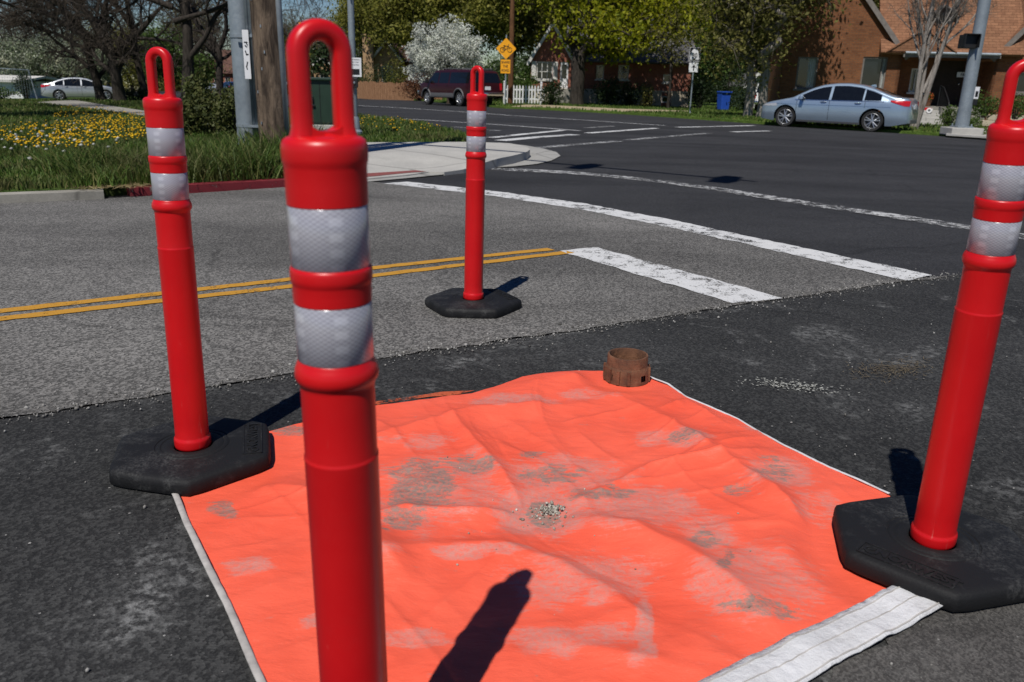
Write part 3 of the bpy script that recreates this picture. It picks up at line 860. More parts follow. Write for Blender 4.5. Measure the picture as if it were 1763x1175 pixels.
def band_mesh(z0, z1, r):
    me = bpy.data.meshes.new('reflective_band')
    n = 64
    zs = [z0 + .0006, z0 + .0012, z1 - .0012, z1 - .0006]; rs = [r - .0006, r, r, r - .0006]
    V = [(rs[i] * math.cos(2 * math.pi * k / n), rs[i] * math.sin(2 * math.pi * k / n), zs[i]) for i in range(4) for k in range(n)]
    Fq = [(i * n + k, i * n + (k + 1) % n, (i + 1) * n + (k + 1) % n, (i + 1) * n + k) for i in range(3) for k in range(n)]
    me.from_pydata(V, [], Fq)
    uvl = me.uv_layers.new(name='UVMap')
    for p_ in me.polygons:
        k = p_.index % n; i = p_.index // n
        for li, (kk, ii) in zip(p_.loop_indices, ((k, i), (k + 1, i), (k + 1, i + 1), (k, i + 1))):
            uvl.data[li].uv = (2 * math.pi * kk / n * r, zs[ii] - z0)
        p_.use_smooth = True
    me.materials.append(MAT['band'])
    return me
BANDS = [band_mesh(.8314, .8997, .0433), band_mesh(.7233, .7907, .0433)]
proto = {}
def post(loc, base_rot, tube_rot, loop_rot, lean, label):
    root = thing('delineator_post', label, 'traffic post', loc, 0, 'red delineator posts round the tarp')
    if not proto:
        proto['base'] = base_mesh().obj('base', MAT['rubber'], root, smooth=50)
        tb = TUBE.obj('tube', MAT['red'], root, smooth=40)
        proto['tube'] = tb
        proto['loop'] = loop_mesh().obj('loop_handle', MAT['red'], tb, smooth=48)
        proto['b'] = [link(m, 'reflective_band', tb) for m in BANDS]
        proto['t'] = link(LET, 'raised_lettering', proto['base'])
        b_, tb, lp, te = proto['base'], proto['tube'], proto['loop'], proto['t']
    else:
        b_ = proto['base'].copy(); COL.objects.link(b_); b_.parent = root
        tb = proto['tube'].copy(); COL.objects.link(tb); tb.parent = root
        lp = proto['loop'].copy(); COL.objects.link(lp); lp.parent = tb
        for q in proto['b']:
            c_ = q.copy(); COL.objects.link(c_); c_.parent = tb
        te = proto['t'].copy(); COL.objects.link(te); te.parent = b_
    b_.rotation_euler = (0, 0, R(base_rot))
    ph = R(-150)
    te.location = (.158 * math.cos(ph), .158 * math.sin(ph), .0472); te.rotation_euler = (0, 0, ph + math.pi / 2)
    zaxis = Vector((lean[0], lean[1], 1)).normalized()
    q = Vector((0, 0, 1)).rotation_difference(zaxis)
    tb.rotation_mode = 'QUATERNION'
    tb.rotation_quaternion = q @ Matrix.Rotation(R(tube_rot), 3, 'Z').to_quaternion()
    tb.location = Vector((-lean[0] * .045, -lean[1] * .045, 0))
    lp.rotation_euler = (0, 0, R(loop_rot - tube_rot))
    return root
TZ = .010
def bz(x, y, d=.0): return float(gz(x, y)) + d
post((-.8781, 2.095, bz(-.878, 2.095, .007)), -13 + 180, 40, -14, (.0072, .0139), 'delineator post whose black base pins the far left corner of the orange tarp')
post((-.196, .907, bz(-.196, .907, .007)), 20, 0, 36, (-.0098, -.0044), 'nearest and largest delineator post, standing in the foreground with its loop at the top edge')
post((-.1876, 3.7836, bz(-.188, 3.78, .006)), 180, 75, -38, (.0085, .0003), 'small distant delineator post standing on the grey road beyond the tarp')
post((.9753, 1.6775, bz(.975, 1.6775, .012)), 16, 130, -10, (-.0356, -.0604), 'delineator post on the right whose lettered base holds down the tarp beside the white hem')

# ------------------------------------------------------------------ orange tarp
def polyl(P, t):
    P = np.array([q[:2] for q in P]); L = np.r_[0, np.cumsum(np.linalg.norm(np.diff(P, axis=0), axis=1))]; L /= L[-1]
    return np.stack([np.interp(t, L, P[:, 0]), np.interp(t, L, P[:, 1])], -1)
NL, NR, FLc, FR = np.array((-.2, .85)), np.array((1.03, 1.655)), np.array((-.95, 2.1)), np.array((.455, 2.93))
NEAR = [NL, at(1250, 1176), at(1400, 1100), at(1553, 1025), NR]
FAR = [FLc, at(455, 748), at(520, 733), at(560, 724), at(650, 703), at(740, 694), at(812, 684), at(850, 673), at(900, 656), at(960, 648), at(1030, 642), FR]
LEFT = [NL, at(455, 1175), at(400, 1050), at(365, 985), at(330, 910), at(303, 845), FLc]
RIGHT = [NR, at(1530, 858), at(1450, 822), at(1350, 775), at(1270, 728), at(1180, 689), at(1150, 668), FR]
NU = NV = 330
u = np.linspace(0, 1, NU); v = np.linspace(0, 1, NV)
c0, c1, d0, d1 = polyl(NEAR, u), polyl(FAR, u), polyl(LEFT, v), polyl(RIGHT, v)
Uu, Vv = np.meshgrid(u, v)
Uu = Uu[..., None]; Vv = Vv[..., None]
XY = (1 - Vv) * c0[None] + Vv * c1[None] + (1 - Uu) * d0[:, None] + Uu * d1[:, None] - ((1 - Uu) * (1 - Vv) * NL + Uu * (1 - Vv) * NR + (1 - Uu) * Vv * FLc + Uu * Vv * FR)
X, Y = XY[..., 0], XY[..., 1]
def ridge(pts_, h, wd, sharp=1.):
    P = [at(*q)[:2] for q in pts_]
    d = np.full(X.shape, 9.); tt = np.zeros(X.shape)
    for i in range(len(P) - 1):
        ab = P[i + 1] - P[i]
        k = np.clip(((X - P[i][0]) * ab[0] + (Y - P[i][1]) * ab[1]) / (ab @ ab), 0, 1)
        dd = np.hypot(X - P[i][0] - ab[0] * k, Y - P[i][1] - ab[1] * k)
        m = dd < d
        d = np.where(m, dd, d); tt = np.where(m, (i + k) / (len(P) - 1), tt)
    return h * np.exp(-(d / wd) ** sharp) * (np.sin(np.clip(tt, 0.04, .96) * math.pi) ** .4)
def nz(sc, seed, ax=1., ay=1., rot=0.):
    ca, sa = math.cos(rot), math.sin(rot)
    return np.array([[mn.noise(Vector(((ca * a + sa * b) * sc * ax, (-sa * a + ca * b) * sc * ay, seed))) for a, b in zip(ra, rb)] for ra, rb in zip(X, Y)])
Z = np.full(X.shape, .011)
Z += .018 * np.clip(nz(2.4, 1.) + .15, 0, 1)
n_a, n_b, n_c = nz(5., 4., 1, 2.4, .6), nz(6., 7., 2.2, 1, .2), nz(17., 2., 1, 2., -.4)
Z += .006 * n_a + .0045 * n_b + .0012 * n_c
rgt = np.random.default_rng(77)
for k in range(120):                       # sharp creases and soft tucks: most follow the old fold lines, some run into the dip
    cx_, cy_ = rgt.uniform(-.75, .95), rgt.uniform(.95, 2.8)
    an_ = rgt.choice([.58, -.98, .58 + rgt.normal(0, .5), math.atan2(1.83 - cy_, .09 - cx_)]) + rgt.normal(0, .12)
    ln_ = rgt.uniform(.06, .34); h_ = rgt.uniform(.0015, .0065); wd_ = rgt.uniform(.004, .022)
    bend = rgt.normal(0, .5)
    dx, dy = X - cx_, Y - cy_
    a_ = dx * math.cos(an_) + dy * math.sin(an_); b2_ = -dx * math.sin(an_) + dy * math.cos(an_) - bend * a_ * a_
    side = np.where(b2_ > 0, np.exp(-b2_ / wd_), np.exp(b2_ / (wd_ * rgt.uniform(1.5, 4))))
    Z += rgt.choice([1, 1, -.5]) * h_ * side * np.exp(-(a_ / ln_) ** 4)
for r_ in (([(1060, 690), (1150, 740), (1290, 838), (1370, 900), (1450, 960), (1560, 1020)], .022, .045, 1.3),
           ([(1000, 905), (1090, 925), (1180, 975), (1260, 1030), (1330, 1090)], .03, .06, 1.4),
           ([(900, 880), (860, 820), (810, 765), (780, 730)], .016, .03, 1.2),
           ([(890, 895), (800, 897), (700, 893), (640, 905)], .018, .03, 1.2),
           ([(460, 850), (520, 860), (570, 880), (640, 960), (700, 1010)], .028, .06, 1.4),
           ([(470, 800), (560, 790), (680, 755), (820, 715), (1000, 705)], .016, .05, 1.3),
           ([(1130, 720), (1180, 700), (1250, 740)], .014, .03, 1.2),
           ([(1000, 870), (1120, 810), (1170, 805), (1260, 800), (1300, 790)], .012, .018, 1.1),
           ([(640, 985), (730, 960), (850, 955), (960, 985), (1060, 1040), (1150, 1120)], .016, .045, 1.3),
           ([(900, 657), (960, 655), (1010, 660)], .014, .05, 1.5),
           ([(980, 1120), (1080, 1150), (1250, 1180)], .016, .05, 1.3)):
    Z += 1.3 * ridge(*r_)
gp = at(935, 890)
Z -= .018 * np.exp(-(np.hypot(X - gp[0], (Y - gp[1])) / .085) ** 2)
edge = np.minimum(np.minimum(Uu[..., 0], 1 - Uu[..., 0]), np.minimum(Vv[..., 0], 1 - Vv[..., 0]))
Z = .010 + (np.maximum(Z, .008) - .010) * (.35 + .65 * np.clip(edge / .06, 0, 1))
# pressed flat under the bases and the iron ring
for (bx_, by_, br) in ((-.878, 2.095, .25), (-.196, .907, .25), (.975, 1.6775, .25), (.41, 2.82, .1)):
    k = np.clip((np.hypot(X - bx_, Y - by_) - br) / .09, 0, 1); k = k * k * (3 - 2 * k)
    Z = .006 + (Z - .006) * k
TZF = Z.copy()
Zw = Z + gz(X, Y)
tarp = thing('tarp', 'crumpled bright orange tarp with muddy stains and a white hem spread on the asphalt', 'tarp', (0, 0, 0))
V = np.stack([X, Y, Zw], -1).reshape(-1, 3)
ii = np.arange(NV - 1)[:, None] * NU + np.arange(NU - 1)[None]
Fq = np.stack([ii, ii + 1, ii + NU + 1, ii + NU], -1).reshape(-1, 4)
to = raw_mesh('sheet', V, Fq, MAT['tarp'], tarp, smooth=True)
wx = .035 * nz(6., 21.) + .016 * nz(17., 23.); wy = .035 * nz(6., 31.) + .016 * nz(17., 33.)
def stains(lst, floor):
    A_ = np.full(X.shape, floor)
    for (cx_, cy_, rx_, ry_, s_) in lst:
        o_ = at(cx_, cy_)[:2]; ax_ = at(cx_ + rx_, cy_)[:2] - o_; ay_ = at(cx_, cy_ - ry_)[:2] - o_
        Mi = np.linalg.inv(np.stack([ax_, ay_], 1))
        dx, dy = X + wx - o_[0], Y + wy - o_[1]
        e2 = (Mi[0, 0] * dx + Mi[0, 1] * dy) ** 2 + (Mi[1, 0] * dx + Mi[1, 1] * dy) ** 2
        A_ = np.maximum(A_, floor + s_ * np.exp(-(e2 / 1.15) ** 2))
    return A_
MUD = ((728, 850, 58, 46, .62), (800, 808, 48, 14, .5), (690, 912, 34, 20, .5), (500, 748, 34, 9, .55), (385, 885, 24, 18, .5), (910, 790, 20, 10, .5), (958, 826, 60, 14, .5), (1040, 858, 62, 11, .5), (935, 888, 34, 22, .7), (1325, 826, 46, 20, .42), (1310, 1062, 52, 14, .5), (1255, 992, 18, 30, .48), (1185, 772, 30, 12, .42), (1200, 940, 36, 20, .45), (1310, 800, 20, 8, .4), (640, 925, 20, 10, .4), (1270, 852, 22, 12, .4))
DUST = ((760, 850, 110, 62, .3), (800, 815, 70, 30, .3), (935, 890, 80, 40, .6), (1100, 885, 110, 38, .42), (970, 825, 110, 34, .35), (820, 968, 85, 12, .45), (1000, 1010, 130, 46, .34), (970, 1112, 110, 22, .42), (1102, 1095, 18, 58, .62), (1300, 1010, 110, 62, .33), (1340, 826, 64, 28, .42), (1215, 930, 60, 32, .4), (880, 700, 75, 10, .42), (435, 988, 44, 16, .42), (545, 1072, 30, 10, .4), (700, 1112, 80, 18, .36), (1190, 772, 40, 16, .4), (720, 770, 60, 14, .25), (1130, 765, 40, 14, .3), (1400, 880, 50, 30, .25), (620, 980, 60, 14, .25), (1010, 690, 60, 10, .3), (700, 890, 90, 50, .22), (1320, 745, 40, 12, .3))
for nm_, a_ in (('mud', stains(MUD, .12)), ('dust', stains(DUST, .1))):
    at_ = to.data.attributes.new(nm_, 'FLOAT', 'POINT')
    at_.data.foreach_set('value', a_.ravel().astype(np.float32))
def edge_strip(name, line, w0, w1, z, mat, lift=.0, n=160, waves=.003):
    t_ = np.linspace(0, 1, n); P = polyl(line, t_)
    T = np.gradient(P, axis=0); T /= np.linalg.norm(T, axis=1)[:, None]
    N = np.stack([T[:, 1], -T[:, 0]], 1)
    rows = []
    cols = 7
    for j in range(cols):
        k = j / (cols - 1)
        q = P + N * (w0 + (w1 - w0) * k)
        wav = np.array([mn.noise(Vector((a * 7, b * 7, 8.))) * waves * 2 + abs(mn.noise(Vector((a * 22, b * 22, 3.)))) * waves for a, b in q])
        rows.append(np.column_stack([q, gz(q[:, 0], q[:, 1]) + z + wav + lift * math.sin(k * math.pi) * .6]))
    V = np.concatenate(rows)
    ii = np.arange(cols - 1)[:, None] * n + np.arange(n - 1)[None]
    Fq = np.stack([ii, ii + 1, ii + n + 1, ii + n], -1).reshape(-1, 4)
    o = raw_mesh(name, V, Fq, mat, tarp, smooth=True)
    m = o.modifiers.new('thick', 'SOLIDIFY'); m.thickness = .003
    return o
edge_strip('hem', [NL, at(1250, 1176), at(1400, 1100), at(1553, 1025), NR + (.02, .0)], -.012, .085, .0165, MAT['hem'], .003, n=300, waves=.006)
for off_ in (.0, .036, .076):
    edge_strip('stitching', [NL, at(1250, 1176), at(1400, 1100), at(1553, 1025), NR + (.02, .0)], off_, off_ + .0022, .0192, MAT['binding'], .0, n=300, waves=.006)
edge_strip('binding', [q for q in LEFT], .0, -.016, .0155, MAT['binding'], .004, waves=.003)
edge_strip('white_edging', [FR, at(1150, 668), at(1180, 689), at(1270, 728), at(1350, 775), at(1450, 822), at(1530, 858)], -.003, .004, .0115, MAT['hem'], .001, waves=.002)

# ------------------------------------------------------------------ rusty ring
pc = at(1078, 656)
ring = thing('iron_ring', 'short rusty cast iron valve box ring standing on the far corner of the orange tarp', 'iron ring', (pc[0], pc[1], bz(pc[0], pc[1], .0075)), R(10))
def ring_lathe(prof, n, hole):
    mb = MB()
    vs = []
    for r, z in prof:
        for k in range(n):
            a = 2 * math.pi * k / n
            vs.append((r * math.cos(a), r * math.sin(a), z))
    fs = []
    for i in range(len(prof)):
        j = (i + 1) % len(prof)
        for k in range(n):
            zz = (prof[i][1] + prof[j][1]) / 2
            if abs(prof[i][0] - prof[j][0]) < .004 and k in hole and .01 < zz < .036: continue
            k2 = (k + 1) % n
            fs.append((i * n + k, i * n + k2, j * n + k2, j * n + k))
    return mb.add(vs, fs)
mb = ring_lathe([(.082, 0), (.081, .012), (.0785, .034), (.0775, .052), (.074, .056), (.073, .06), (.073, .0935), (.0715, .096), (.066, .096), (.065, .0935), (.065, .05), (.068, .034), (.069, .012), (.07, 0)], 64, {52, 53, 54, 16, 17, 36, 37})
for k in range(14):
    a = 2 * math.pi * k / 14
    if k in (11, 12): continue
    mb.box((.0805 * math.cos(a), .0805 * math.sin(a), .028), (.011, .012, .05), a, taper=.85)
o = mb.obj('ring_body', MAT['rust'], ring, smooth=40)
mb = MB()
mb.lathe([(.001, .012), (.066, .012)], 32)
mb.obj('soil_inside', MAT['soil'], ring)

# ------------------------------------------------------------------ gravel in the dip of the tarp
tree_xy = np.column_stack([X.ravel(), Y.ravel()])
def tarp_z(x, y):
    i = int(np.argmin((tree_xy[:, 0] - x) ** 2 + (tree_xy[:, 1] - y) ** 2))
    return float(Zw.ravel()[i])
ICO = bmesh.new(); bmesh.ops.create_icosphere(ICO, subdivisions=1, radius=1.)
IV = np.array([v_.co[:] for v_ in ICO.verts]); IF = np.array([[v_.index for v_ in f_.verts] for f_ in ICO.faces]); ICO.free()
VV, FF = [], []
gc = at(948, 884)
for k in range(225):
    if k < 150: x_, y_ = gc[0] + rng.normal(0, .015), gc[1] + rng.normal(0, .014)
    elif k < 195: x_, y_ = gp[0] + rng.normal(0, .034), gp[1] + rng.normal(0, .026)
    else: x_, y_ = gp[0] + rng.normal(0, .3), gp[1] + rng.normal(0, .25)
    s_ = (abs(rng.normal(.0024, .0009)) + .0009) * (.6 if k >= 195 else 1.)
    q = IV * (1 + rng.normal(0, .18, (len(IV), 1))) * s_ * rng.uniform(.7, 1.2, 3)
    FF.append(IF + len(VV) * len(IV))
    VV.append(q + (x_, y_, tarp_z(x_, y_) + s_ * (.5 if k >= 150 else rng.uniform(.3, 2.2))))
o = raw_mesh('gravel', np.concatenate(VV), np.concatenate(FF), MAT['pebble'])
tag(o, 'small heap of pale pebbles in the dip at the middle of the orange tarp', 'gravel', kind='stuff')

# ------------------------------------------------------------------ vehicles
class Car:
    """x forward, y left, z up; origin on the ground midway between the axles"""
    def __init__(s, top, ax, rw, W, belt, plan, roofz, tumble, zb, crown=.02, rcorner=.1, arch=1.16):
        s.top, s.ax, s.rw, s.W, s.belt, s.plan, s.roofz, s.tumble, s.zb_, s.crown, s.rc, s.arch = top, ax, rw, W, belt, plan, roofz, tumble, zb, crown, rcorner, arch
        s.tx = [q[0] for q in top][::-1]; s.tz = [q[1] for q in top][::-1]
        s.px_ = [q[0] for q in plan][::-1]; s.pw = [q[1] for q in plan][::-1]
    def zt(s, x):
        k = .06
        return float(np.mean([np.interp(x + d, s.tx, s.tz) for d in (-k, -k / 2, 0, k / 2, k)]))
    def bz_(s, x): return float(np.interp(x, [s.top[-1][0], s.top[-1][0] + .5, s.top[0][0] - .5, s.top[0][0]], [s.zb_ + .12, s.zb_, s.zb_, s.zb_ + .06]))
    def zb(s, x):
        z = s.bz_(x); ra = s.rw * s.arch
        for a in s.ax:
            if abs(x - a) < ra: z = max(z, s.rw + math.sqrt(ra * ra - (x - a) ** 2))
        return z
    def hw(s, x, z):
        p = float(np.interp(x, s.px_, s.pw))
        if z <= s.belt:
            k = (z - .2) / (s.belt - .2)
            f = 1 - .10 * max(0, .35 - k) ** 1.2 / .35 - .035 * max(0, k - .6) ** 2 / .16
        else:
            f = .965 - s.tumble * (z - s.belt) / (s.roofz - s.belt)
        return p * f
    def ring(s, x, n=12):
        zt, zb = s.zt(x), s.zb(x)
        r = min(s.rc, (zt - zb) * .45)
        P = [(0, s.bz_(x) if zb < .5 else zb)]
        P = []
        for i in range(n + 1):
            z = zb + (zt - r - zb) * i / n
            P.append((s.hw(x, z), z))
        y1, z1 = P[-1]
        for i in range(1, 6):
            a = math.pi / 2 * i / 5
            P.append((y1 - r * 1.1 * (1 - math.cos(a)), z1 + r * math.sin(a)))
        ye = P[-1][0]
        for i in range(1, 6):
            y = ye * (1 - i / 5)
            P.append((y, zt + s.crown * (1 - (y / ye) ** 2)))
        return P
    def side(s, x, z, d=.005): return s.hw(x, z) + d
    def topz(s, x, y):
        P = s.ring(x); ye = P[-6][0]
        if abs(y) <= ye: return s.zt(x) + s.crown * (1 - (y / ye) ** 2)
        ys = [q[0] for q in P[12:18]][::-1]; zs = [q[1] for q in P[12:18]][::-1]
        return float(np.interp(abs(y), ys, zs))
    def build(s, root, paint):
        x1, x0 = s.top[0][0], s.top[-1][0]
        xs = list(np.linspace(x0, x1, 70))
        for a in s.ax:
            ra = s.rw * s.arch
            xs += [a + ra * math.cos(t_) for t_ in np.linspace(0, math.pi, 15)] + [a + ra * 1.001, a - ra * 1.001]
        xs = sorted(set(round(q, 4) for q in xs))
        mb = MB(); m = None
        vs, fs = [], []
        for x in xs:
            P = s.ring(x); m = len(P)
            full = P + [(-y, z) for y, z in P[::-1][1:]]
            vs += [(x, y, z) for y, z in full]
        k = 2 * m - 1
        for i in range(len(xs) - 1):
            for j in range(k - 1):
                fs.append((i * k + j, i * k + j + 1, (i + 1) * k + j + 1, (i + 1) * k + j))
        fs.append(tuple(range(k))); fs.append(tuple(range((len(xs) - 1) * k + k - 1, (len(xs) - 1) * k - 1, -1)))
        mb.add(vs, fs)
        b = mb.obj('body', paint, root, smooth=38)
        u_ = MB().box(((x0 + x1) / 2, 0, s.zb_ + .2), (x1 - x0 - .35, s.W * 1.5 - .1, .28))
        u_.box(((x0 + x1) / 2, 0, s.zb_ + .1), (s.ax[0] - s.ax[1] - s.rw * 2.6, s.W * 1.8, .2))
        u_.obj('underbody', MAT['black_metal'], root)
        return b
    def patch_side(s, name, x0, x1, zlo, zhi, mat, parent, d=.006, nx=14, nzz=5, both=True):
        out = None
        for sg in ((1, -1) if both else (1,)):
            vs, fs = [], []
            for i in range(nx + 1):
                x = x0 + (x1 - x0) * i / nx
                a = zlo(x) if callable(zlo) else zlo; b = zhi(x) if callable(zhi) else zhi
                b = max(b, a + .002)
                for j in range(nzz + 1):
                    z = a + (b - a) * j / nzz
                    vs.append((x, sg * s.side(x, z, d), z))
            for i in range(nx):
                for j in range(nzz):
                    fs.append((i * (nzz + 1) + j, (i + 1) * (nzz + 1) + j, (i + 1) * (nzz + 1) + j + 1, i * (nzz + 1) + j + 1))
            if sg < 0: fs = [f[::-1] for f in fs]
            out = MB().add(vs, fs).obj(name, mat, parent, smooth=True, fixn=False)
        return out
    def patch_top(s, name, x0, x1, w0, w1, mat, parent, d=.006, nx=10, ny=12):
        vs, fs = [], []
        for i in range(nx + 1):
            x = x0 + (x1 - x0) * i / nx; w_ = w0 + (w1 - w0) * i / nx
            for j in range(ny + 1):
                y = -w_ + 2 * w_ * j / ny
                vs.append((x, y, s.topz(x, y) + d))
        for i in range(nx):
            for j in range(ny): fs.append((i * (ny + 1) + j, (i + 1) * (ny + 1) + j, (i + 1) * (ny + 1) + j + 1, i * (ny + 1) + j + 1))
        return MB().add(vs, fs).obj(name, mat, parent, smooth=True)
    def wheels(s, root, w_=.2, spokes=5, rim=.72, inset=.03, steel=False):
        r = s.rw
        for xa in s.ax:
            for sg in (1, -1):
                yo = s.hw(xa, r) - inset
                wo = MB()
                wo.lathe([(r * rim, -.0), (r * .93, .012), (r * .985, -.01), (r, -.035), (r, -w_ + .03), (r * .94, -w_), (r * .5, -w_)], 36, axis='y')
                e = thing_part('wheel', root, (xa, sg * yo, r), 0 if sg > 0 else math.pi)
                wo.obj('tyre', MAT['tyre'], e, smooth=40)
                rm = MB()
                rr = r * rim
                rm.lathe([(rr, .0), (rr * .97, .006), (rr * .93, -.004), (rr * .9, -.05)], 36, axis='y')
                if steel:
                    rm.lathe([(rr * .9, -.02), (rr * .6, -.012), (rr * .3, .01), (.001, .012)], 24, axis='y')
                else:
                    for k in range(spokes):
                        a0 = 2 * math.pi * k / spokes + .3
                        for da in (-.17, .17):
                            a = a0 + da * .6
                            c_, s_ = math.cos(a), math.sin(a); c2, s2 = math.cos(a0 + da * 1.25), math.sin(a0 + da * 1.25)
                            p0 = (rr * .16 * c_, -.004, rr * .16 * s_); p1 = (rr * .93 * c2, -.012, rr * .93 * s2)
                            rm.tube([p0, p1], [.022, .017], 6)
                    rm.lathe([(rr * .24, -.012), (rr * .22, .004), (.001, .008)], 20, axis='y')
                rm.obj('rim', MAT['alloy'], e, smooth=40)
                dk = MB().lathe([(rr * .92, -.045), (.001, -.045)], 24, axis='y')
                dk.obj('shade_disc', MAT['black_metal'], e)  # black disc stands in for the shade behind the spokes
def thing_part(name, parent, loc, rz=0):
    # an (empty) part holding sub-parts
    o = bpy.data.objects.new(name, None); COL.objects.link(o)
    o.empty_display_size = .1
    o.parent = parent; o.location = loc; o.rotation_euler = (0, 0, rz)
    return o
def place_dir(root, a, b):                 # nose at a (front contact), tail at b: world points
    a, b = np.array(a[:2]), np.array(b[:2])
    c = (a + b) / 2; d = a - b
    root.location = (c[0], c[1], float(gz(*c)))
    root.rotation_euler = (0, 0, math.atan2(d[1], d[0]))
    # follow the slope of the ground along and across the vehicle
    d = d / np.linalg.norm(d); n_ = np.array([-d[1], d[0]])
    pit = float(gz(*(c + d * 1.4)) - gz(*(c - d * 1.4))) / 2.8; rol = float(gz(*(c + n_ * .8)) - gz(*(c - n_ * .8))) / 1.6
    root.rotation_euler = (math.atan(rol), -math.atan(pit), math.atan2(d[1], d[0]))

def sedan(label, paint, group=None, fine=True, name='parked_car', cat='car'):
    root = thing(name, label, cat, (0, 0, 0), 0, group)
    top = [(2.36, .55), (2.34, .64), (2.24, .72), (2.0, .80), (1.6, .885), (1.22, .965), (.95, 1.12), (.62, 1.29), (.3, 1.40), (-.1, 1.46), (-.5, 1.47), (-.9, 1.43), (-1.3, 1.33), (-1.65, 1.2), (-1.95, 1.105), (-2.2, 1.075), (-2.38, 1.065), (-2.44, 1.0), (-2.46, .55)]
    plan = [(2.36, .52), (2.3, .64), (2.15, .76), (1.9, .85), (1.5, .905), (.8, .915), (-.8, .915), (-1.5, .91), (-2.0, .875), (-2.25, .82), (-2.4, .73), (-2.46, .64)]
    c = Car(top, (1.4, -1.4), .335, .915, .93, plan, 1.47, .30, .2)
    c.build(root, paint)
    beltf = lambda x: .905 + .045 * (1.2 - x) / 2.8
    g = MAT['car_glass']
    zh = lambda m: (lambda x: min(c.zt(x) - m, 1.385))
    c.patch_side('window', 1.02, .03, beltf, zh(.085), g, root)
    c.patch_side('window', -.05, -1.02, beltf, zh(.085), g, root)
    c.patch_side('window', -1.07, -1.58, lambda x: beltf(x) + .015, zh(.09), g, root, nx=8)
    # bright strip round the side glass
    c.patch_side('window_trim', 1.12, -1.68, lambda x: beltf(x) - .018, lambda x: beltf(x) - .002, MAT['chrome'], root, d=.009, nzz=1)
    c.patch_top('windscreen', .42, 1.12, .56, .70, g, root)
    c.patch_top('rear_window', -1.82, -1.2, .62, .54, g, root)
    if fine:
        for xg in (1.05, -.01, -1.12):
            c.patch_side('door_gap', xg - .006, xg + .006, .3 if xg > -1 else .72, lambda x: beltf(x) - .02, MAT['black_metal'], root, d=.003, nx=1, nzz=8)
        c.patch_side('sill_trim', 1.0, -1.0, .205, .26, MAT['cladding'], root, d=.004)
        c.patch_side('crease', 1.75, -1.9, lambda x: .755 + .02 * (1.7 - x) / 3, lambda x: .768 + .02 * (1.7 - x) / 3, paint, root, d=.012, nzz=1)
        for xh in (.18, -.9):
            for sg in (1, -1):
                MB().tube([(xh + .1, sg * (c.side(xh, .86) - .005), .855), (xh + .06, sg * (c.side(xh, .86) + .025), .86), (xh - .06, sg * (c.side(xh, .86) + .025), .865), (xh - .1, sg * (c.side(xh, .86) - .005), .865)], .013, 6).obj('door_handle', MAT['chrome'], root, smooth=True)
        for sg in (1, -1):
            MB().box((.88, sg * 1.0, .98), (.13, .2, .13), 0, taper=.8).obj('mirror', paint, root, smooth=40, bevel=.025)
        MB().prism([(-1.0, 1.435), (-1.2, 1.39), (-1.16, 1.475)], -.02, .02).obj('antenna', paint, root)
    c.patch_side('headlight', 1.72, 2.26, lambda x: .66 + .02 * (2.26 - x), lambda x: min(.70 + .12 * (2.3 - x), c.zt(x) - .03), MAT['lamp_clear'], root, nx=12)
    c.patch_side('tail_light', -1.86, -2.42, lambda x: .985 - .035 - .125 * min(1, max(0, (-1.86 - x) / .42)), lambda x: .99, MAT['tail_red'], root, d=.012, nx=14)
    MB().box((-2.463, 0, .83), (.01, .32, .16)).obj('number_plate', MAT['sign_white'], root)
    MB().box((-2.45, 0, .36), (.06, 1.1, .12)).obj('rear_diffuser', MAT['cladding'], root, bevel=.01)
    c.wheels(root)
    return root
sedan_front, sedan_rear = at(1350, 218.5), at(1497, 227.3)
car_a = sedan('pale blue silver sedan parked on the street in front of the tan brick house', MAT['paint_blue'])
d_ = np.array(sedan_front[:2]) - np.array(sedan_rear[:2]); d_ /= np.linalg.norm(d_)
mid = (np.array(sedan_front[:2]) + np.array(sedan_rear[:2])) / 2 + np.array([-d_[1], d_[0]]) * -.85
place_dir(car_a, mid + d_ * 1.4, mid - d_ * 1.4)

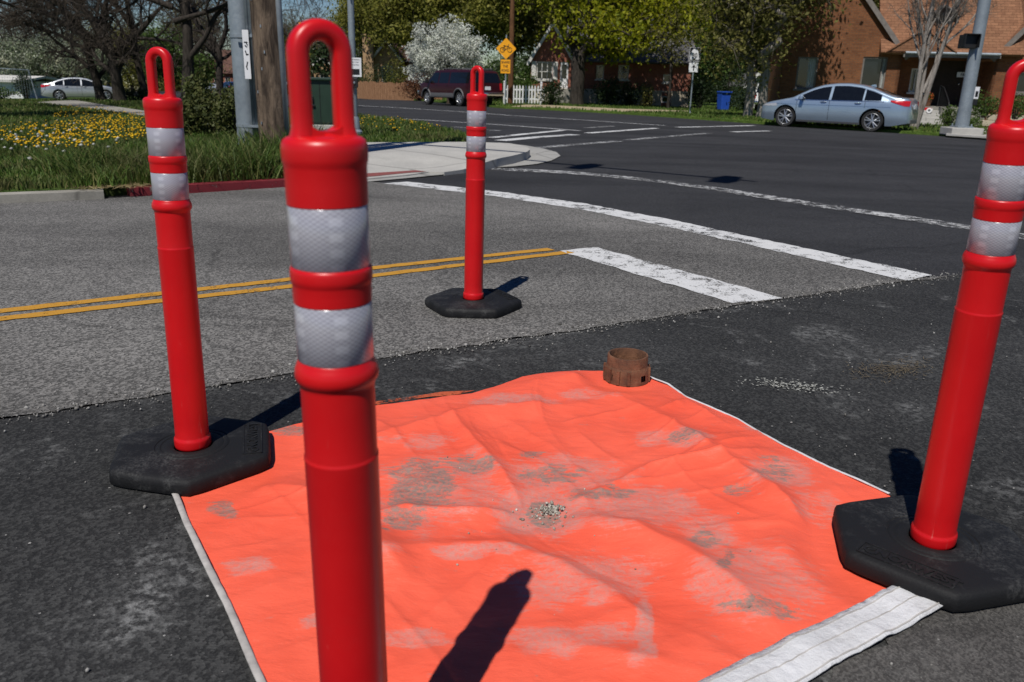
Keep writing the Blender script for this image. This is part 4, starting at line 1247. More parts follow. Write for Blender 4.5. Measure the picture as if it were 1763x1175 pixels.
def suv(label, paint, name='parked_suv', cat='car', clad=True, gl='car_glass'):
    root = thing(name, label, cat)
    top = [(2.62, .62), (2.61, 1.04), (2.54, 1.13), (2.1, 1.18), (1.55, 1.22), (1.28, 1.48), (1.02, 1.76), (.8, 1.82), (0, 1.84), (-1.5, 1.84), (-2.5, 1.80), (-2.72, 1.74), (-2.86, 1.25), (-2.92, 1.0), (-2.94, .6)]
    plan = [(2.62, .8), (2.5, .92), (2.2, .97), (1.0, .985), (-2.4, .985), (-2.75, .95), (-2.94, .9)]
    c = Car(top, (1.67, -1.67), .385, .985, 1.12, plan, 1.84, .17, .4, rcorner=.09, arch=1.2)
    c.build(root, paint)
    g = MAT[gl]
    zh = lambda x: min(c.zt(x) - .1, 1.70)
    c.patch_side('window', 1.38, .45, 1.16, zh, g, root)
    c.patch_side('window', .36, -.6, 1.16, zh, g, root)
    c.patch_side('window', -.72, -2.55, 1.16, zh, g, root)
    c.patch_top('windscreen', 1.02, 1.56, .68, .78, g, root)
    # tailgate: glass, lamps, bumper, plate
    MB().add([(-2.755, -.72, 1.68), (-2.755, .72, 1.68), (-2.875, .8, 1.2), (-2.875, -.8, 1.2)], [(0, 1, 2, 3)]).obj('rear_window', g, root)
    for sg in (1, -1):
        MB().box((-2.9, sg * .84, 1.0), (.08, .13, .34)).obj('tail_light', MAT['tail_red'], root, bevel=.01)
    MB().box((-2.99, 0, .64), (.16, 1.9, .17)).obj('rear_bumper', MAT['chrome'], root, bevel=.03, smooth=40)
    MB().box((-2.945, 0, .93), (.02, .34, .17)).obj('number_plate', MAT['sign_white'], root)
    MB().box((2.66, 0, .66), (.16, 1.85, .2)).obj('front_bumper', MAT['chrome'] if clad else paint, root, bevel=.03, smooth=40)
    MB().box((2.625, 0, .93), (.03, 1.2, .22)).obj('grille', MAT['cladding'], root, bevel=.01)
    for sg in (1, -1): MB().box((2.6, sg * .72, .95), (.05, .2, .17)).obj('headlight', MAT['lamp_clear'], root, bevel=.01)
    if clad:
        c.patch_side('side_cladding', 1.14, -1.15, .44, .66, MAT['cladding'], root, d=.02)
        for xa in c.ax:
            for sg in (1, -1):
                mb = MB()
                P = []
                for k in range(13):
                    a = math.pi * k / 12
                    x_, z_ = xa + .5 * math.cos(a), .385 + .5 * math.sin(a)
                    P.append((x_, sg * (c.side(x_, z_) + .0), z_))
                mb.tube(P, .045, 6)
                mb.obj('wheel_flare', MAT['cladding'], root, smooth=True)
        for sg in (1, -1): MB().tube([(.5, sg * .66, 1.9), (-2.4, sg * .66, 1.885)], .018, 6).obj('roof_rail', MAT['cladding'], root)
    for sg in (1, -1):
        MB().box((1.35, sg * 1.1, 1.24), (.12, .22, .18), 0, taper=.85).obj('mirror', MAT['black_metal'], root, bevel=.02, smooth=40)
    for xg in (.4, -.66):
        c.patch_side('door_gap', xg - .006, xg + .006, .5, 1.14, MAT['black_metal'], root, d=.003, nx=1, nzz=8)
    for xh in (.6, -.45):
        for sg in (1, -1): MB().tube([(xh + .09, sg * (c.side(xh, 1.05)), 1.05), (xh - .09, sg * (c.side(xh, 1.05) + .02), 1.05)], .014, 6).obj('door_handle', MAT['black_metal'], root)
    c.wheels(root, .25, 5, .62, steel=False)
    return root
s_ = suv('dark maroon sport utility vehicle with black windows parked before the blossoming tree', MAT['paint_maroon'])
f_, r_ = at(741, 181), at(793, 183.5)
d_ = np.array(f_[:2]) - np.array(r_[:2]); d_ /= np.linalg.norm(d_)
q_ = np.array(r_[:2]) + np.array([-d_[1], d_[0]]) * -.85
place_dir(s_, q_ + d_ * 3.34, q_)
v_ = suv('white van half hidden behind bare trunks in the driveway beside the tan house', MAT['paint_white'], 'parked_van', 'van', False)
place_dir(v_, (xat(1345, 58.2), 58.3), (xat(1322, 53), 53))
for ch in v_.children:
    pass
lz = sedan('silver sedan parked under the bare trees at the far left of the lawn', MAT['paint_silver'])
lf, lr = at(183, 169.5), at(112, 172.5)
d_ = np.array([.93, .37]); lm = np.array(base(147, 58.0)[:2])
place_dir(lz, lm + d_ * 1.4, lm - d_ * 1.4)
fa = copy_tree(lz); fa['label'] = 'tiny silver car far down the left street, left of the utility pole'
place_dir(fa, np.array(base(361, 128)[:2]) + (-1.39, .2), np.array(base(361, 128)[:2]) + (1.39, -.2))
fb = sedan('tiny dark navy car far down the left street beside the steel mast', MAT['paint_navy'], fine=False)
place_dir(fb, np.array(base(400, 100)[:2]) + (-.8, 1.15), np.array(base(400, 100)[:2]) + (.8, -1.15))
for k in (lz, fa, fb, car_a): k['group'] = 'parked sedans along the streets'

# ------------------------------------------------------------------ poles, signs, cabinet
def pole_loc(pxx, Y):
    x = xat(pxx, Y); return (x, Y, float(gz(x, Y)) + .09)
def lean_rot(pxx): return (0, 0, 0)
# signal mast with its arm over the junction
mp_ = pole_loc(424, 10.0)
mast = thing('signal_mast', 'thick galvanised signal mast with conduits on the grassy corner beside the wooden utility pole', 'signal mast', mp_)
mb = MB(); mb.lathe([(.13, -.1), (.125, .4), (.105, 6.4), (.001, 6.42)], 24)
mb.obj('shaft', MAT['galv'], mast, smooth=40)
mb = MB(); mb.box((0, 0, .02), (.42, .42, .05)); mb.obj('base_plate', MAT['galv'], mast, bevel=.006)
# arm: its shadow runs over the corner and the crossing
hA = 5.5
shift = hA / math.tan(SUN_EL)
aend = np.array([2.75, 9.7]) - np.array([math.sin(SUN_AZ), math.cos(SUN_AZ)]) * (shift + .05)
adir = aend - np.array(mp_[:2])
mb = MB(); mb.tube([(0, 0, hA), (adir[0] * .3, adir[1] * .3, hA + .25), (adir[0], adir[1], hA + .35)], [.075, .06, .04], 12)
mb.obj('mast_arm', MAT['galv'], mast, smooth=40)
an = math.atan2(adir[1], adir[0])
for k in (.60, .94):
    h_ = MB(); c_ = (adir[0] * k, adir[1] * k, hA + .3)
    h_.box((c_[0], c_[1], c_[2] - .05), (.24, .3, .95), an)
    for j in range(3):
        q = (c_[0] + math.sin(an) * .22, c_[1] - math.cos(an) * .22, c_[2] + .25 - .3 * j)
        h_.box((q[0], q[1], q[2] + .1), (.22, .2, .03), an)
    h_.obj('signal_head', MAT['black_metal'], mast, bevel=.02)
mb = MB()
def loc_of(pxx, Y, z): x = xat(pxx, Y); return (x - mp_[0], Y - mp_[1], z)
for pxx, r_ in ((436, .028), (443, .04)):
    q = loc_of(pxx, 9.86, 0)
    mb = MB(); mb.tube([(q[0], q[1], -.05), (q[0] - .0, q[1], 3.6), (q[0] - .03, q[1], 5.2)], r_, 10)
    mb.obj('conduit', MAT['galv'], mast, smooth=True)
q = loc_of(431, 9.8, 0)
mb = MB(); mb.box((q[0], q[1], 1.2), (.07, .02, .52)); ms_ = mb.obj('marker_strip', MAT['sign_white'], mast)
mb = MB()
for zc_, bits in ((1.3, ((0, .03, .04, .012, .0), (.012, .01, .012, .03, .4), (0, -.012, .03, .012, -.7))), (1.2, ((-.005, .02, .012, .045, .3), (.008, 0, .03, .012, .2))), (1.08, ((0, .02, .012, .05, -.25), (-.006, -.02, .012, .04, .25)))):
    for bx_, bz__, bw, bh, br in bits:
        c_, s_ = math.cos(br), math.sin(br)
        mb.add([(q[0] + bx_ + c_ * x_ - s_ * z_, q[1] - .0125, zc_ + bz__ + s_ * x_ + c_ * z_) for x_, z_ in ((-bw / 2, -bh / 2), (bw / 2, -bh / 2), (bw / 2, bh / 2), (-bw / 2, bh / 2))], [(0, 1, 2, 3)])
mb.obj('marker_symbols', MAT['sign_black'], ms_)
for z_ in (.42, 1.4, 2.2):
    mb = MB(); mb.lathe([(.112, z_ - .02), (.13, z_ - .02), (.13, z_ + .02), (.112, z_ + .02)], 20)
    mb.box((q[0], q[1] + .02, z_), (.26, .02, .03))
    mb.obj('strap', MAT['galv'], mast)
# wooden utility pole and its pipe
wl = pole_loc(469, 9.75)
up_ = thing('utility_pole', 'weathered brown wooden utility pole with deep cracks behind the long grass', 'utility pole', wl)
n = 40
mb = MB()
vs, fs = [], []
zz = [-.1, .3, .8, 1.4, 2., 2.8, 3.8, 5, 6.5, 8.5]
for z_ in zz:
    for k in range(n):
        a = 2 * math.pi * k / n
        r_ = .172 - .006 * z_ + .006 * mn.noise(Vector((math.cos(a) * 2.5, math.sin(a) * 2.5, z_ * .15))) * 2
        for cr in (4.25, 4.9, 5.4, 3.6):
            r_ -= .016 * math.exp(-((a - cr - .03 * math.sin(z_ * 1.3 + cr)) / .05) ** 2)
        vs.append((r_ * math.cos(a) - .010 * z_, r_ * math.sin(a), z_))
for i in range(len(zz) - 1):
    for k in range(n):
        k2 = (k + 1) % n
        fs.append((i * n + k, i * n + k2, (i + 1) * n + k2, (i + 1) * n + k))
mb.add(vs, fs); mb.obj('shaft', MAT['wood_pole'], up_, smooth=True)
mb = MB()
for k in range(9):
    z_ = .5 + .27 * k + random.uniform(-.1, .1); a = random.uniform(3.9, 5.6)
    mb.box((.168 * math.cos(a) - .01 * z_, .168 * math.sin(a), z_), (.012, .012, .03), a)
mb.obj('staple', MAT['galv'], up_)
pl_ = pole_loc(491, 9.7)
pp_ = thing('conduit_pipe', 'slim galvanised pipe rising along the right side of the wooden utility pole', 'pipe', pl_)
mb = MB(); mb.tube([(0, 0, -.05), (-.012, 0, 2), (-.06, 0, 5.5)], .036, 12); mb.obj('pipe', MAT['galv'], pp_, smooth=True)
mb = MB()
for z_ in (.9, 1.9): mb.box((-.05, .01, z_), (.17, .03, .03))
mb.obj('pipe_clamp', MAT['galv'], pp_)
# guy guard (yellow), seen through the front post's loop
gy = base(533, 20.5)
gg = thing('guy_wire', 'thin steel guy wire with a bright yellow guard slanting down behind the green cabinet', 'guy wire', gy)
mb = MB(); mb.tube([(.1, 0, 0), (-.75, 0, 9)], .008, 5); mb.obj('wire', MAT['galv'], gg)
mb = MB(); mb.tube([(.02, 0, .8), (-.13, 0, 2.35)], .03, 8); mb.obj('guard', MAT['sign_yellow'], gg)
# green cabinet on a pad
cb = base(556, 17.0)
cab = thing('utility_cabinet', 'dark green metal utility cabinet on a concrete pad on the corner lawn', 'cabinet', (cb[0], cb[1], cb[2] + .09), R(4))
mb = MB(); mb.box((0, 0, .06), (1.15, .85, .16)); mb.obj('pad', MAT['concrete'], cab, bevel=.01)
mb = MB(); mb.box((0, 0, .56), (1.0, .7, .84)); mb.obj('body', MAT['cab_green'], cab, bevel=.012)
mb = MB(); mb.box((0, -.01, .995), (1.06, .78, .05)); mb.obj('lid', MAT['cab_green'], cab, bevel=.012)
mb = MB(); mb.box((0, -.354, .55), (.008, .01, .74)); mb.box((0, -.354, .18), (.94, .01, .008)); mb.obj('door_seam', MAT['black_metal'], cab)
mb = MB(); mb.box((-.14, -.37, .62), (.03, .05, .1)); mb.box((-.14, -.37, .5), (.09, .03, .03)); mb.obj('handle', MAT['black_metal'], cab, bevel=.004)
# pedestrian signal pole
pq = base(609.5, 15.9)
ps = thing('pedestrian_signal_pole', 'slim galvanised pedestrian signal pole with push button sign on the grassy corner', 'signal pole', (pq[0], pq[1], pq[2] + .09))
mb = MB(); mb.lathe([(.062, 0), (.058, 3.6), (.001, 3.61)], 20); mb.obj('shaft', MAT['galv'], ps, smooth=40)
mb = MB(); mb.lathe([(.14, 0), (.14, .06), (.1, .1), (.085, .3), (.065, .33)], 20); mb.obj('base', MAT['galv'], ps, smooth=40)
mb = MB(); mb.box((-.2, -.04, 2.78), (.3, .2, .4)); mb.box((-.2, -.2, 2.97), (.32, .14, .02)); mb.box((-.35, -.2, 2.8), (.02, .14, .38)); mb.box((-.05, -.2, 2.8), (.02, .14, .38)); mb.box((-.2, -.14, 2.79), (.24, .01, .3)); mb.obj('signal_head', MAT['black_metal'], ps, bevel=.008)
mb = MB(); mb.box((-.06, 0, 2.72), (.1, .05, .05)); mb.obj('bracket', MAT['galv'], ps)
sg_ = MB(); sg_.box((.05, -.07, 1.2), (.24, .006, .33)); sgo = sg_.obj('button_sign', MAT['sign_white'], ps)
mb = MB()
mb.box((.05, -.0745, 1.12), (.17, .004, .1)); mb.obj('button_symbol', MAT['sign_black'], sgo)
for i, tx in enumerate(('START CROSSING', 'DONT START', 'PUSH BUTTON')):
    te = link(text_mesh('sign_text', tx, .024, .001), 'sign_text', sgo)
    te.location = (.05, -.0745, 1.33 - .045 * i); te.rotation_euler = (R(90), 0, 0)
    te.data.materials.append(MAT['sign_black'])
mb = MB(); mb.box((.04, -.09, .93), (.12, .08, .17)); bo = mb.obj('push_button', MAT['black_metal'], ps, bevel=.01)
mb = MB(); mb.lathe([(.025, 0), (.022, -.02), (.001, -.024)], 14, (.04, -.13, .93), axis='y'); mb.obj('button', MAT['alloy'], bo)
# right signal pole with pedestrian head
rp = at(1653, 223)
rY = 25.9
rp = (xat(1655, rY, 222), rY, float(gz(xat(1655, rY, 222), rY)) + .1)
rs = thing('signal_pole', 'stout galvanised signal pole on a concrete footing right of the pale blue sedan', 'signal pole', rp)
mb = MB(); mb.lathe([(.2, .2), (.185, .6), (.15, 6.5), (.001, 6.52)], 24); mb.obj('shaft', MAT['galv'], rs, smooth=40)
mb = MB(); mb.box((.02, 0, .08), (.95, .75, .22)); mb.obj('footing', MAT['concrete'], rs, bevel=.02)
mb = MB(); mb.box((0, 0, .21), (.48, .48, .04))
for sx in (-1, 1):
    for sy in (-1, 1): mb.lathe([(.025, .23), (.025, .3), (.001, .3)], 8, (sx * .19, sy * .19, 0))
mb.obj('base_plate', MAT['galv'], rs)
mb = MB(); mb.box((-.33, -.1, 2.62), (.42, .26, .38)); mb.box((-.33, -.3, 2.82), (.44, .18, .02)); mb.box((-.54, -.3, 2.63), (.02, .18, .36)); mb.box((-.12, -.3, 2.63), (.02, .18, .36)); mb.obj('signal_head', MAT['black_metal'], rs, bevel=.02)
mb = MB(); mb.box((-.13, -.02, 2.65), (.2, .06, .06)); mb.obj('bracket', MAT['galv'], rs)
mb = MB(); mb.box((.2, -.12, 1.2), (.13, .02, .34)); so_ = mb.obj('button_sign', MAT['sign_white'], rs)
mb = MB(); mb.box((.2, -.135, 1.17), (.08, .006, .16)); mb.obj('button_symbol', MAT['sign_black'], so_)
mb = MB(); mb.box((.2, -.12, .93), (.1, .1, .16)); mb.obj('push_button', MAT['black_metal'], rs, bevel=.01)

def diamond(r, z, y0, y1, rc=.05):
    P = []
    for k in range(4):
        a = math.pi / 2 * k
        for j in range(5):
            b = a - math.pi / 4 + math.pi / 2 * j / 4
            P.append((math.cos(a) * (r - rc * 1.41) + math.cos(b) * rc, z + math.sin(a) * (r - rc * 1.41) + math.sin(b) * rc))
    return MB().prism(P, y0, y1)
# bicycle warning sign
bl = base(869.5, 45.5)
bs = thing('bicycle_sign', 'yellow diamond bicycle sign with a share the road plaque beside the brown pole', 'road sign', (bl[0], bl[1], bl[2] + .09), R(2))
mb = MB(); mb.box((0, .04, 1.7), (.06, .05, 3.6)); mb.obj('post', MAT['galv'], bs)
zc = 2.83
dm = diamond(.53, zc, -.004, .004).obj('diamond_panel', MAT['sign_yellow'], bs)
mb = MB()
def circ(c, r, rt=.013, n=22):
    return [(c[0] + r * math.cos(2 * math.pi * k / n), -.008, c[1] + r * math.sin(2 * math.pi * k / n)) for k in range(n + 1)]
for cx_ in (-.19, .19): mb.tube(circ((cx_, zc - .06), .115), .014, 5)
fr_ = [((-.19, zc - .06), (-.09, zc + .12)), ((-.09, zc + .12), (.11, zc + .12)), ((.11, zc + .12), (-.02, zc - .06)), ((-.02, zc - .06), (-.19, zc - .06)), ((-.02, zc - .06), (-.1, zc + .13)), ((.19, zc - .06), (.1, zc + .18)), ((.1, zc + .18), (.16, zc + .2)), ((-.15, zc + .15), (-.05, zc + .15))]
for a, b in fr_: mb.tube([(a[0], -.008, a[1]), (b[0], -.008, b[1])], .013, 5)
mb.obj('bicycle_symbol', MAT['sign_black'], dm)
P = []
for k in range(24 + 1): pass
pl2 = MB(); pl2.box((-.02, 0, 1.95), (.5, .008, .68)); pn = pl2.obj('plaque', MAT['sign_yellow'], bs)
for i, tx in enumerate(('SHARE', 'THE', 'ROAD')):
    te = link(text_mesh('plaque_text', tx, .17, .001, bold=.004), 'plaque_text', pn)
    te.location = (-.02, -.006, 2.15 - .2 * i); te.rotation_euler = (R(90), 0, 0); te.scale = (.85, 1, 1)
    te.data.materials.append(MAT['sign_black'])
# brown pole beside it
bp = base(878.5, 47)
bpo = thing('wooden_pole', 'slim reddish brown wooden pole right behind the bicycle sign', 'utility pole', (bp[0], bp[1], bp[2] + .09))
mb = MB(); mb.lathe([(.15, -.1), (.125, 5), (.1, 10.2), (.001, 10.22)], 18); mb.obj('shaft', MAT['creosote'], bpo, smooth=40)
mb = MB(); mb.box((0, -.12, 9.4), (2.4, .1, .12)); mb.obj('crossarm', MAT['creosote'], bpo)
# route marker
rl = at(1187, 199.5)
rt = thing('route_sign', 'black route 30 marker over a white arrow plate on a steel post in the verge', 'road sign', (rl[0], rl[1], rl[2] + .09), R(-5))
mb = MB(); mb.lathe([(.032, -.05), (.032, 2.75), (.001, 2.75)], 12); mb.lathe([(.09, 0), (.08, .03), (.04, .08)], 12); mb.obj('post', MAT['galv'], rt, smooth=40)
pb = MB(); pb.box((0, -.045, 2.55), (.47, .008, .58)); pbo = pb.obj('route_panel', MAT['sign_black'], rt)
mb = MB()
mb.prism([(-.235, 2.262), (.235, 2.262), (.235, 2.28), (-.235, 2.28)], -.052, -.05)
bee = [(-.19, 2.33), (.19, 2.33), (.19, 2.45), (.17, 2.6), (.12, 2.72), (.06, 2.78), (-.06, 2.78), (-.12, 2.72), (-.17, 2.6), (-.19, 2.45)]
mb.prism(bee, -.053, -.049)
for a in ((-.232, 2.55, .012, .575), (.232, 2.55, .012, .575)): mb.box((a[0], -.051, a[1]), (a[2], .004, a[3]))
mb.box((0, -.051, 2.836), (.476, .004, .012))
wb = mb.obj('beehive_symbol', MAT['sign_white'], pbo)
te = link(text_mesh('route_number', '30', .28, .001, bold=.006), 'route_number', wb)
te.location = (0, -.056, 2.5); te.rotation_euler = (R(90), 0, 0); te.scale = (.8, 1, 1); te.data.materials.append(MAT['sign_black'])
mb = MB(); mb.box((0, -.054, 2.355), (.09, .003, .05)); mb.obj('beehive_door', MAT['sign_black'], wb)
pa = MB(); pa.box((-.01, -.045, 2.0), (.4, .008, .4)); pao = pa.obj('arrow_panel', MAT['sign_white'], rt)
mb = MB(); mb.prism([(-.025, 1.86), (.025, 1.86), (.025, 2.0), (.085, 1.99), (0, 2.14), (-.085, 1.99), (-.025, 2.0)], -.053, -.05); mb.obj('arrow', MAT['sign_black'], pao)
# blue bin
bb = base(1245, 51.5)
bn = thing('wheelie_bin', 'bright blue wheeled bin standing in the shade of the hedge', 'bin', (bb[0], bb[1], bb[2] + .09), R(15))
mb = MB(); mb.box((0, 0, .54), (.5, .52, .98), taper=1.2); mb.obj('body', MAT['blue_bin'], bn, bevel=.03)
mb = MB(); mb.box((0, -.03, 1.06), (.66, .72, .07)); mb.tube([(-.28, .36, 1.03), (.28, .36, 1.03)], .03, 8); mb.obj('lid', MAT['blue_bin'], bn, bevel=.02)
for sx in (-1, 1):
    mb = MB(); mb.lathe([(.1, -.025), (.11, 0), (.1, .025), (.03, .025)], 16, (sx * .27, .2, .11), axis='y'); mb.obj('wheel', MAT['tyre'], bn)

# ------------------------------------------------------------------ houses
class House:
    """local x runs along the facade, y goes back, z up; placed so that the facade passes px0 at distance D"""
    def __init__(s, name, label, px0, D, rz, cat='house', dz=.09):
        s.o = np.array([xat(px0, D), D]); s.z0 = float(gz(*s.o)) + dz
        s.t = np.array([math.cos(rz), math.sin(rz)])
        s.root = thing(name, label, cat, (s.o[0], s.o[1], s.z0), rz)
    def uz(s, pxx, pyy, back=0.):
        d = ray(pxx, pyy); n_ = np.array([-s.t[1], s.t[0]])
        o = s.o + n_ * back
        A = np.array([[s.t[0], -d[0]], [s.t[1], -d[1]]])
        u_, k = np.linalg.solve(A, -o)
        return float(u_), float(CAM_H + k * d[2] - s.z0)
    def wall(s, name, x0, x1, z1, holes, mat, y=0., z0=-.3, gable=None, reveal=.13, parent=None):
        xs = sorted({x0, x1} | {h[0] for h in holes} | {h[1] for h in holes})
        zs = sorted({z0, z1 if gable is None else gable[1]} | {h[2] for h in holes} | {h[3] for h in holes})
        bm = bmesh.new()
        for i in range(len(xs) - 1):
            for j in range(len(zs) - 1):
                cx_, cz_ = (xs[i] + xs[i + 1]) / 2, (zs[j] + zs[j + 1]) / 2
                if any(h[0] < cx_ < h[1] and h[2] < cz_ < h[3] for h in holes): continue
                bm.faces.new([bm.verts.new(q) for q in ((xs[i], y, zs[j]), (xs[i + 1], y, zs[j]), (xs[i + 1], y, zs[j + 1]), (xs[i], y, zs[j + 1]))])
        for h in holes:
            a, b, c_, d_ = h
            for q in (((a, c_), (b, c_)), ((b, c_), (b, d_)), ((b, d_), (a, d_)), ((a, d_), (a, c_))):
                bm.faces.new([bm.verts.new(p_) for p_ in ((q[0][0], y, q[0][1]), (q[1][0], y, q[1][1]), (q[1][0], y + reveal, q[1][1]), (q[0][0], y + reveal, q[0][1]))])
        bmesh.ops.remove_doubles(bm, verts=bm.verts, dist=1e-4)
        if gable:
            ax, az, ezl, ezr = gable if len(gable) == 4 else (gable[0], gable[1], gable[2], gable[2])
            for xe, ez in ((x0, ezl), (x1, ezr)):
                nx_, nz_ = (az - ez), -(ax - xe)
                if nz_ < 0: nx_, nz_ = -nx_, -nz_
                if abs(ax - xe) < 1e-6: continue
                bmesh.ops.bisect_plane(bm, geom=bm.verts[:] + bm.edges[:] + bm.faces[:], plane_co=(xe, 0, ez), plane_no=(nx_, 0, nz_), clear_outer=True)
        me = bpy.data.meshes.new(name); bm.to_mesh(me); bm.free(); me.materials.append(mat)
        return link(me, name, parent or s.root)
    def window(s, h, y=0., frame='white_trim', bars=(), depth=.1, fw=.07, sill=True, curtain=None, name='window'):
        a, b, c_, d_ = h
        mb = MB()
        yy = y + depth - .03
        mb.box(((a + b) / 2, yy, d_ - fw / 2), (b - a, .06, fw)); mb.box(((a + b) / 2, yy, c_ + fw / 2), (b - a, .06, fw))
        mb.box((a + fw / 2, yy + .002, (c_ + d_) / 2), (fw, .06, d_ - c_ - 2 * fw)); mb.box((b - fw / 2, yy + .002, (c_ + d_) / 2), (fw, .06, d_ - c_ - 2 * fw))
        for k, v in bars:
            if k == 'v': mb.box((a + (b - a) * v, yy + .004, (c_ + d_) / 2), (.05, .045, d_ - c_ - 2 * fw))
            else: mb.box(((a + b) / 2, yy + .006, c_ + (d_ - c_) * v), (b - a - 2 * fw, .04, .05))
        f = mb.obj(name, MAT[frame], s.root)
        MB().box(((a + b) / 2, yy + .06, (c_ + d_) / 2), (b - a, .02, d_ - c_)).obj('pane', MAT['glass'], f)
        if sill: MB().box(((a + b) / 2, y - .03, c_ - .04), (b - a + .16, .12, .08)).obj('sill', MAT['grey_trim'] if frame != 'white_trim' else MAT[frame], f)
        if curtain:
            vs, fs = [], []
            k0, k1 = curtain
            for i in range(13):
                x = a + (b - a) * (k0 + (k1 - k0) * i / 12)
                vs += [(x, yy + .045 + .008 * math.sin(i * 2.1), c_ + .05), (x, yy + .045 + .008 * math.sin(i * 2.1), d_ - .05)]
            for i in range(12): fs.append((2 * i, 2 * i + 2, 2 * i + 3, 2 * i + 1))
            MB().add(vs, fs).obj('curtain', MAT['curtain'], f)
        return f
    def slab(s, name, quad, th, mat, parent=None):     # roof slab from 4 local points
        q = [Vector(p_) for p_ in quad]
        n_ = (q[1] - q[0]).cross(q[3] - q[0]).normalized()
        if n_.z < 0: n_ = -n_
        vs = [p_ for p_ in q] + [p_ + n_ * th for p_ in q]
        return MB().add(vs, [(3, 2, 1, 0), (4, 5, 6, 7), (0, 1, 5, 4), (1, 2, 6, 5), (2, 3, 7, 6), (3, 0, 4, 7)]).obj(name, mat, parent or s.root)
    def gable_roof(s, x0, x1, ax, az, ez, y0, y1, th, mat, trim, over=.2):
        ezl, ezr = ez if hasattr(ez, '__len__') else (ez, ez)
        for xe, sg in ((x0, -1), (x1, 1)):
            ez = (ezl if sg < 0 else ezr)
            k = (az - ez) / (ax - xe)
            xo = xe + sg * over; zo = ez + k * (xo - xe)
            r = s.slab('roof', [(xo, y0 - over, zo), (ax, y0 - over, az), (ax, y1, az), (xo, y1, zo)], th, mat)
            d = Vector((ax - xo, 0, az - zo)); L = d.length; d.normalize(); nn = Vector((-d.z, 0, d.x))
            if nn.z < 0: nn = -nn
            c0 = Vector((xo, 0, zo)) - nn * .05; vs = []
            for yy in (y0 - over - .035, y0 - over - .003):
                for a_, b_ in ((0, 0), (L, 0), (L,   .05 + th + .012), (0, .05 + th + .012)):
                    p_ = c0 + d * a_ + nn * b_; vs.append((p_.x, yy, p_.z))
            MB().add(vs, [(0, 1, 2, 3), (7, 6, 5, 4), (0, 4, 5, 1), (1, 5, 6, 2), (2, 6, 7, 3), (3, 7, 4, 0)]).obj('rake_board', trim, r)

# ---- tan brick house at the right
H = House('brick_house', 'tan orange brick house with two steep front gables and a dark recessed porch', 1530, 38.5, R(-11))
uE, zE = H.uz(1554, 95); uT, zT = H.uz(1491, 0)
uL = H.uz(1349, 95)[0]
slope = (zT - zE) / (uE - uT)
ax = H.uz(1418, 95)[0]; az = zE + slope * (uE - ax); zL = az - slope * .8 * (ax - uL)
def hole(h, a, b, back=0.):
    p0 = h.uz(a[0], a[1], back); p1 = h.uz(b[0], b[1], back)
    return (p0[0], p1[0], p1[1], p0[1])
w1 = hole(H, (1375, 98), (1403, 154)); w2 = hole(H, (1487, 98), (1521, 154))
BR = MAT['brick_tan']
H.wall('front_wall', uL, uE, zE, [w1, w2], BR, gable=(ax, az, zL, zE))
H.window(w1, frame='grey_trim', curtain=(.55, .98)); H.window(w2, frame='grey_trim', curtain=(.82, .99), bars=(('v', .82),))
H.gable_roof(uL, uE, ax, az, (zL, zE), 0, 8, .14, MAT['shingle_tan'], MAT['grey_trim'], .16)
uR, zR = H.uz(1716, 97)
zR = zE
uRR = uR + (uE - uL) * .95
ax2 = (uR + uRR) / 2; az2 = zR + slope * (uRR - uR) / 2
w3 = hole(H, (1742, 122), (1800, 162))
H.wall('front_wall', uR, uRR, zR, [w3], BR, gable=(ax2, az2, zR))
H.window(w3, frame='grey_trim', bars=(('v', .5),))
H.gable_roof(uR, uRR, ax2, az2, zR, 0, 8, .14, MAT['shingle_tan'], MAT['grey_trim'], .16)
# porch recess
yb = 1.5
pd = hole(H, (1608, 104), (1650, 183), yb); pw = hole(H, (1566, 118), (1607, 160), yb)
pw = (pw[0] + .1, pd[0] - .25, pw[2], pw[3]); pd = (pd[0], pd[1], max(pd[2], .72), pd[3])
H.wall('porch_wall', uE, uR, zE + .3, [pd, pw], BR, y=yb)
H.window(pw, y=yb, frame='white_trim', bars=(('v', .35), ('v', .68)))
dr = MB(); dr.box(((pd[0] + pd[1]) / 2, yb + .1, (pd[2] + pd[3]) / 2), (pd[1] - pd[0], .04, pd[3] - pd[2])); dro = dr.obj('door', MAT['dark_inside'], H.root)
dk = MB(); dk.lathe([(.03, 0), (.035, -.04), (.001, -.06)], 12, (pd[1] - .12, yb + .08, pd[2] + .95), axis='y'); dk.obj('handle', MAT['chrome'], dro)
mb = MB()
for x_ in (uE - .06, uR + .06): MB().box((x_, .75, (zE - .3) / 2), (.12, 1.5, zE + .3)).obj('porch_side_wall', BR, H.root)
mb = MB(); mb.box(((uE + uR) / 2, .75, .3), (uR - uE - .02, 1.46, .84)); mb.obj('porch_floor', MAT['old_concrete'], H.root)
H.slab('porch_ceiling', [(uE, -.2, zE - .02), (uR, -.2, zE - .02), (uR, yb, zE - .02), (uE, yb, zE - .02)], .03, MAT['dark_inside'])
mr = H.slab('roof', [(uE - 1.0, -.35, zE), (uR + 1.0, -.35, zE), (uR + 1.0, 4.2, zE + 5.6), (uE - 1.0, 4.2, zE + 5.6)], .14, MAT['shingle_tan'])
MB().box(((uE + uR) / 2, -.39, zE + .01), (uR - uE + .1, .05, .2)).obj('fascia', MAT['grey_trim'], mr)
MB().tube([(uE, -.46, zE + .09), (uR, -.46, zE + .07)], .06, 8).obj('eave_gutter', MAT['galv'], mr)
